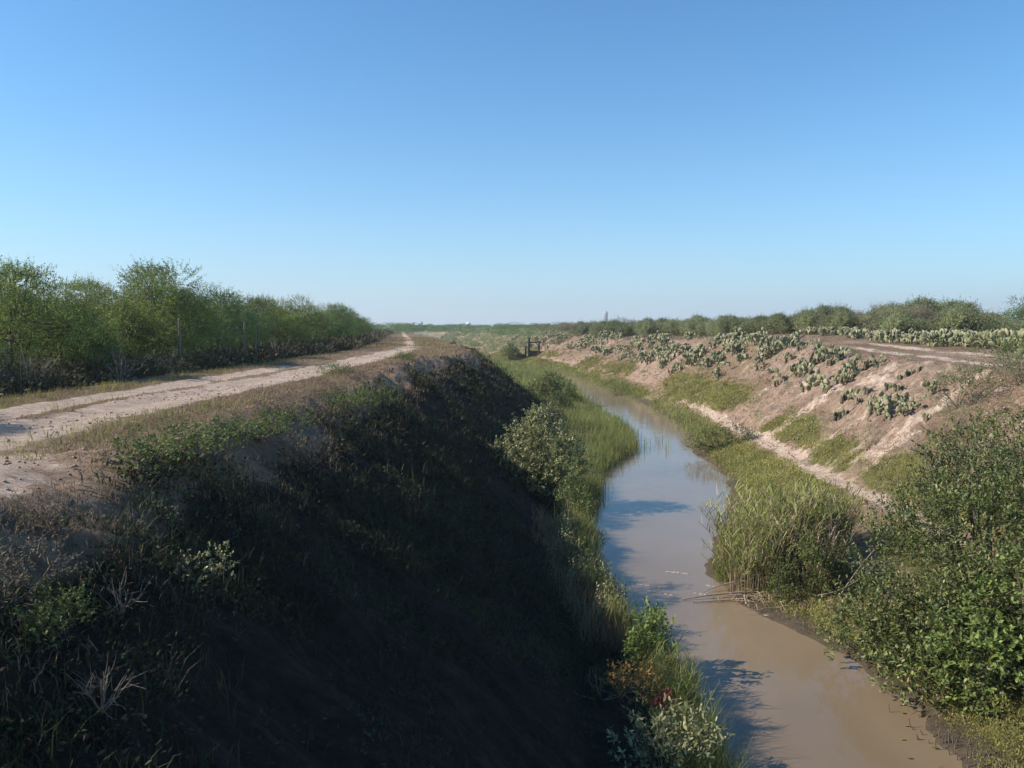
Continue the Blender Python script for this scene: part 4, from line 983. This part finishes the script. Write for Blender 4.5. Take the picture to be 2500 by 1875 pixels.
stick("driftwood", [(6.0, 15.6, .03), (5.8, 15.75, .05), (5.5, 15.75, .02)], .016, "thin curved driftwood along the bank beside the split one", "driftwood")
stick("thin_branch", [(6.9, 16.3, .3), (7.3, 16.4, .9), (7.9, 16.5, 1.5)], .014, "bare branch slanting up between the reeds and the mangrove", "branch")
stick("thin_branch", [(6.4, 16.3, .35), (6.9, 16.2, .45), (7.3, 16.3, .7)], .014, "bare branch lying nearly level at the foot of the reeds", "branch")
stick("thin_branch", [(1.55, 20.4, .6), (1.5, 20.5, 1.1), (1.45, 20.6, 1.5)], .012, "thin bare upright stem above the left waterside fringe", "branch")
stick("dead_reed_stem", [(5.0, 17.9, .3), (4.75, 17.9, .75), (4.35, 17.9, 1.15)], .010, "dark stem leaning left over the water from the fresh reeds", "stem")
stick("dead_reed_stem", [(5.3, 19.6, .5), (5.1, 19.7, 1.1), (4.75, 19.9, 1.45)], .010, "dark seed-headed stem leaning left at the top of the reeds", "stem")
def scum(x, y, s, lab, n, seed, group=None):
    n = n * 2; r = np.random.default_rng(seed); mb = MB()
    for k in range(n):
        t = r.uniform(-.5, .5); q = np.array([t * s, -t * s * .55 + r.normal() * s * .05, 0])
        a = r.uniform(0, 6.28); m = 7; th = np.arange(m) / m * 6.283
        rr = s * r.uniform(.03, .10) * r.uniform(.5, 1.2, m); ux, uy = .88, -.47
        lx, ly = rr * np.cos(th) * 1.7, rr * np.sin(th) * .3
        v = np.stack([q[0] + lx * ux - ly * uy, q[1] + lx * uy + ly * ux, r.uniform(.004, .012) + th * 0], 1)
        lo = v.copy(); lo[:, 2] = -.01
        i = np.arange(m); j = (i + 1) % m
        mb.add(np.vstack([v, lo, [[q[0], q[1], .016]]]), np.stack([i, j, m + j, m + i], 1)[:, ::-1], np.stack([i, j, i * 0 + 2 * m], 1))
    ob = mb.build("floating_debris", M_FOAM); ob.location = (x, y, 0)
    return tag(ob, lab, "debris", group or None)
M_FOAM = solid_mat("floating_litter", (.20, .17, .14), (.46, .42, .37), 30, .8)
scum(3.15, 18.0, .55, "pale floating streak farthest left on the open water", 7, 1)
scum(3.35, 17.5, .5, "pale floating streak between the far-left one and the stalk ends", 8, 2)
scum(4.05, 19.0, .5, "pale floating flecks in the middle of the channel above the stalks", 6, 3)
scum(4.6, 18.0, .3, "small floating fleck beside the fresh green reeds", 4, 4)
scum(4.3, 17.4, .3, "tiny floating flecks just above the longest stalk", 4, 5)
for i, (x, y) in enumerate(((6.15, 11.9), (5.9, 11.5), (6.0, 10.9), (5.6, 10.6), (5.75, 11.1), (5.4, 10.0), (5.85, 10.3))):
    mb = MB(); rr = np.random.default_rng(600 + i)
    leaves(mb, np.array([[0, 0, .015]]), np.array([[rr.normal(), rr.normal(), 0.02]]), np.array([[0, 0, 1.]]), np.array([.10]), np.array([.045]), .1, 6)
    ob = mb.build("fallen_leaf", M_YELL); ob.location = (x, y, .0)
    tag(ob, "yellow fallen leaf floating near the bottom right bank", "leaf", "leaves floating near the right bank")
mb = MB(); r = np.random.default_rng(630)
for k in range(70):
    x = r.uniform(5.9, 7.0); y = 9.2 + (7.2 - x) * 1.6 + r.normal() * .35; z = max(gz(x, y), -.05)
    tube(mb, [(x, y, z - .05), (x + r.normal() * .01, y, z + .07), (x + r.normal() * .02, y, z + r.uniform(.1, .2))], [.009, .008, .005], 5)
tag(mb.build("breathing_roots", M_BARK), "finger-like mangrove roots poking up in the mud at the lower right", "roots", kind="stuff")
mb = MB(); r = np.random.default_rng(631)
for k in range(150):
    x = r.uniform(4.9, 7.6); y = 17.0 - (x - 5) * .55 + r.normal() * .25; z = max(gz(x, y), 0)
    a = r.uniform(0, 6.28); L_ = r.uniform(.15, .5)
    tube(mb, [(x, y, z + .02), (x + math.cos(a) * L_ * .5, y + math.sin(a) * L_ * .5, z + r.uniform(.03, .15)), (x + math.cos(a) * L_, y + math.sin(a) * L_, z + .03)], [.009, .008, .004], 4)
tag(mb.build("reed_litter", M_STRAW), "tangle of broken reed litter along the bank below the reeds", "litter", kind="stuff")

# ------------------------------------------------------------------ posts, sluice frame and the far skyline
M_POST = solid_mat("weathered_post", (.13, .115, .09), (.26, .23, .18), 12, .9, (1, 1, .2))
M_DARKT = solid_mat("tarred_timber", (.018, .015, .015), (.05, .042, .04), 10, .85, (1, 1, .2))
def post(x, y, h, rad, lab, mat=M_POST, tilt=0, group="fence posts under the mesquites", name="fence_post"):
    mb = MB()
    tube(mb, [(0, 0, -.3), (tilt * h * .3, 0, h * .3), (tilt * h * .7, 0, h * .7), (tilt * h, 0, h)], [rad, rad, rad * .96, rad * .9], 10)
    for zz in (.35, .6, .85): tube(mb, [(tilt * h * zz, 0, h * zz), (tilt * h * zz, 0, h * zz + .012)], [rad * 1.12, rad * 1.12], 10)
    o = mb.build(name, mat); o.location = (x, y, gz(x, y))
    return tag(o, lab, "post", group)
post(-11.2, 26.6, 1.85, .04, "tall grey fence post below the thin open mesquite")
post(-11.3, 33.4, 1.8, .042, "grey fence post, left one of the close pair farther along")
post(-11.25, 34.6, 1.55, .035, "slimmer fence post, right one of the close pair", M_POST, .03)
post(-12.2, 19.0, 1.3, .035, "fence post at the left edge, half buried in brown brush")
post(-11.6, 47.0, 1.5, .04, "small far fence post under the second hump of trees")
post(9.35, 18.6, .95, .028, "short dark upright stake between the reeds and the mangrove", M_DARKT, .02, None, "stake")
# wooden sluice frame
sx0, sy0 = 3.75, 139.0
sg = gz(sx0, sy0)
root = link("sluice_frame", None, None, (sx0, sy0, sg))
tag(root, "dark wooden sluice frame of posts and beams on the far right bank", "sluice frame")
def part(name, c, s, mat=M_DARKT, tilt=0, parent=root):
    mb = MB(); box(mb, c, s, 0, tilt); o = mb.build(name, mat, parent)
    bv = o.modifiers.new("bevel", 'BEVEL'); bv.width = .02; bv.segments = 1
    return o
part("post", (-1.35, 0, .9), (.3, .3, 2.0)); part("post", (-.75, 0, 1.7), (.36, .36, 3.6)); part("post", (1.0, 0, 1.4), (.3, .3, 2.9))
part("crossbeam", (.125, 0, 2.62), (1.39, .22, .24)); part("crossbeam", (.125, 0, .95), (1.38, .24, .4))
part("gate_board", (.125, 0, .35), (1.37, .14, .78)); part("wing_wall", (1.95, 0, .78), (1.6, .24, .7), M_DARKT, -.16)
part("wing_wall", (-2.2, 0, .2), (1.38, .24, .7), M_DARKT, .1)
# skyline far beyond the woods
M_WHITE = solid_mat("white_paint", (.72, .74, .76), (.82, .83, .84), .3, .5, bump=0)
M_CONC = solid_mat("pale_concrete", (.34, .37, .41), (.42, .45, .48), .3, .8, bump=0)
M_STEEL = solid_mat("dark_steel", (.08, .09, .1), (.14, .15, .16), .3, .6, bump=0)
def lathe(mb, prof, n=24, c=(0, 0, 0)):
    prof = np.array(prof, float); th = np.arange(n) / n * 2 * math.pi
    v = np.stack([prof[:, None, 0] * np.cos(th), prof[:, None, 0] * np.sin(th), prof[:, None, 1] + 0 * th], -1) + np.array(c)
    i = np.arange(len(prof) - 1)[:, None] * n; j = np.arange(n)[None]; j2 = (j + 1) % n
    mb.add(v.reshape(-1, 3), np.stack([i + j, i + j2, i + n + j2, i + n + j], -1).reshape(-1, 4))
def water_tower(px, D, top, r_, lab):
    x = vx(px, D); t = link("water_tower", None, None, (x, D, 4.0)); tag(t, lab, "water tower")
    h = top - 4.0; cz = h - r_
    mb = MB(); a = np.linspace(-math.pi / 2, math.pi / 2, 13); lathe(mb, [(max(math.cos(q) * r_ * 1.05, .01), cz + math.sin(q) * r_) for q in a]); mb.build("tank", M_WHITE, t, True)
    mb = MB(); lathe(mb, [(r_ * .55, -1), (r_ * .35, 1.5), (r_ * .3, cz - r_ * .95)]); mb.build("pedestal", M_CONC, t, True)
    mb = MB(); lathe(mb, [(r_ * 1.13, cz - .25), (r_ * 1.13, cz + .25), (r_ * 1.04, cz + .25), (r_ * 1.04, cz - .25), (r_ * 1.13, cz - .25)]); mb.build("walkway", M_STEEL, t)
water_tower(1012, 1300, 15.6, 4.2, "white round water tower on the horizon above the canal")
water_tower(904, 1300, 13.8, 4.4, "white domed tank on the horizon left of the round water tower")
def tower_block(px, D, w, top, lab, mat, floors, name="tower_block", cat="building"):
    x = vx(px, D); t = link(name, None, None, (x, D, 4.0)); tag(t, lab, cat); h = top - 4.0
    mb = MB(); box(mb, (0, 0, h / 2 - 1), (w, w * .8, h + 2)); mb.build("wall", mat, t)
    mb = MB(); box(mb, (0, 0, h + .6), (w * .5, w * .4, 1.2)); mb.build("roof_housing", mat, t)
    mb = MB()
    for k in range(floors): box(mb, (0, -w * .4 - .06, 2 + (h - 3) * k / floors), (w * .86, .12, (h - 3) / floors * .45))
    mb.build("window_band", M_STEEL, t)
tower_block(1307, 1500, 8.5, 36, "pale grey tower block rising faintly behind the right-hand trees", M_CONC, 9)
tower_block(912, 1300, 3.2, 15.0, "narrow dark tower beside the white domed tank", M_STEEL, 3)
tower_block(893, 1250, 3.0, 13.0, "narrow dark tower left of the white domed tank", M_STEEL, 3)
tower_block(880, 1250, 2.0, 12.4, "thin dark stack, second from the left on the far skyline", M_STEEL, 2, "stack", "stack")
tower_block(867, 1250, 1.8, 12.8, "thin dark stack, leftmost on the far skyline", M_STEEL, 2, "stack", "stack")
x0 = vx(925, 1200); t = link("warehouse", None, None, (x0, 1200, 4.0)); tag(t, "long low white warehouse roof along the far horizon", "building")
mb = MB(); box(mb, (0, 0, 2.2), (58, 20, 4.4)); mb.build("wall", M_WHITE, t)
mb = MB(); mb.add([(-29.5, -10.5, 4.4), (29.5, -10.5, 4.4), (29.5, 10.5, 4.4), (-29.5, 10.5, 4.4), (-29.5, 0, 5.6), (29.5, 0, 5.6)], [[0, 1, 5, 4], [2, 3, 4, 5]], [[0, 4, 3], [1, 2, 5]]); mb.build("roof", M_WHITE, t)
x0 = vx(1065, 1250); t = link("warehouse", None, None, (x0, 1250, 4.0)); tag(t, "white warehouse strip on the horizon right of the round water tower", "building")
mb = MB(); box(mb, (0, 0, 2.0), (34, 18, 4.0)); mb.build("wall", M_WHITE, t)
mb = MB(); mb.add([(-17.5, -9.5, 4.0), (17.5, -9.5, 4.0), (17.5, 9.5, 4.0), (-17.5, 9.5, 4.0), (-17.5, 0, 5.0), (17.5, 0, 5.0)], [[0, 1, 5, 4], [2, 3, 4, 5]], [[0, 4, 3], [1, 2, 5]]); mb.build("roof", M_WHITE, t)

# ------------------------------------------------------------------ the air between here and the horizon
mh = bpy.data.materials.new("haze_air"); mh.use_nodes = True
nt = mh.node_tree
for n in list(nt.nodes): nt.nodes.remove(n)
ho = nt.nodes.new("ShaderNodeOutputMaterial"); pv = nt.nodes.new("ShaderNodeVolumePrincipled")
pv.inputs["Color"].default_value = (.88, .95, 1, 1); pv.inputs["Density"].default_value = .00035; pv.inputs["Anisotropy"].default_value = .2
nt.links.new(pv.outputs[0], ho.inputs["Volume"])
mb = MB(); box(mb, (0, 1300, 40), (5900, 2760, 92))
tag(mb.build("haze", mh), "thin summer haze paling the far horizon", "haze", kind="stuff")
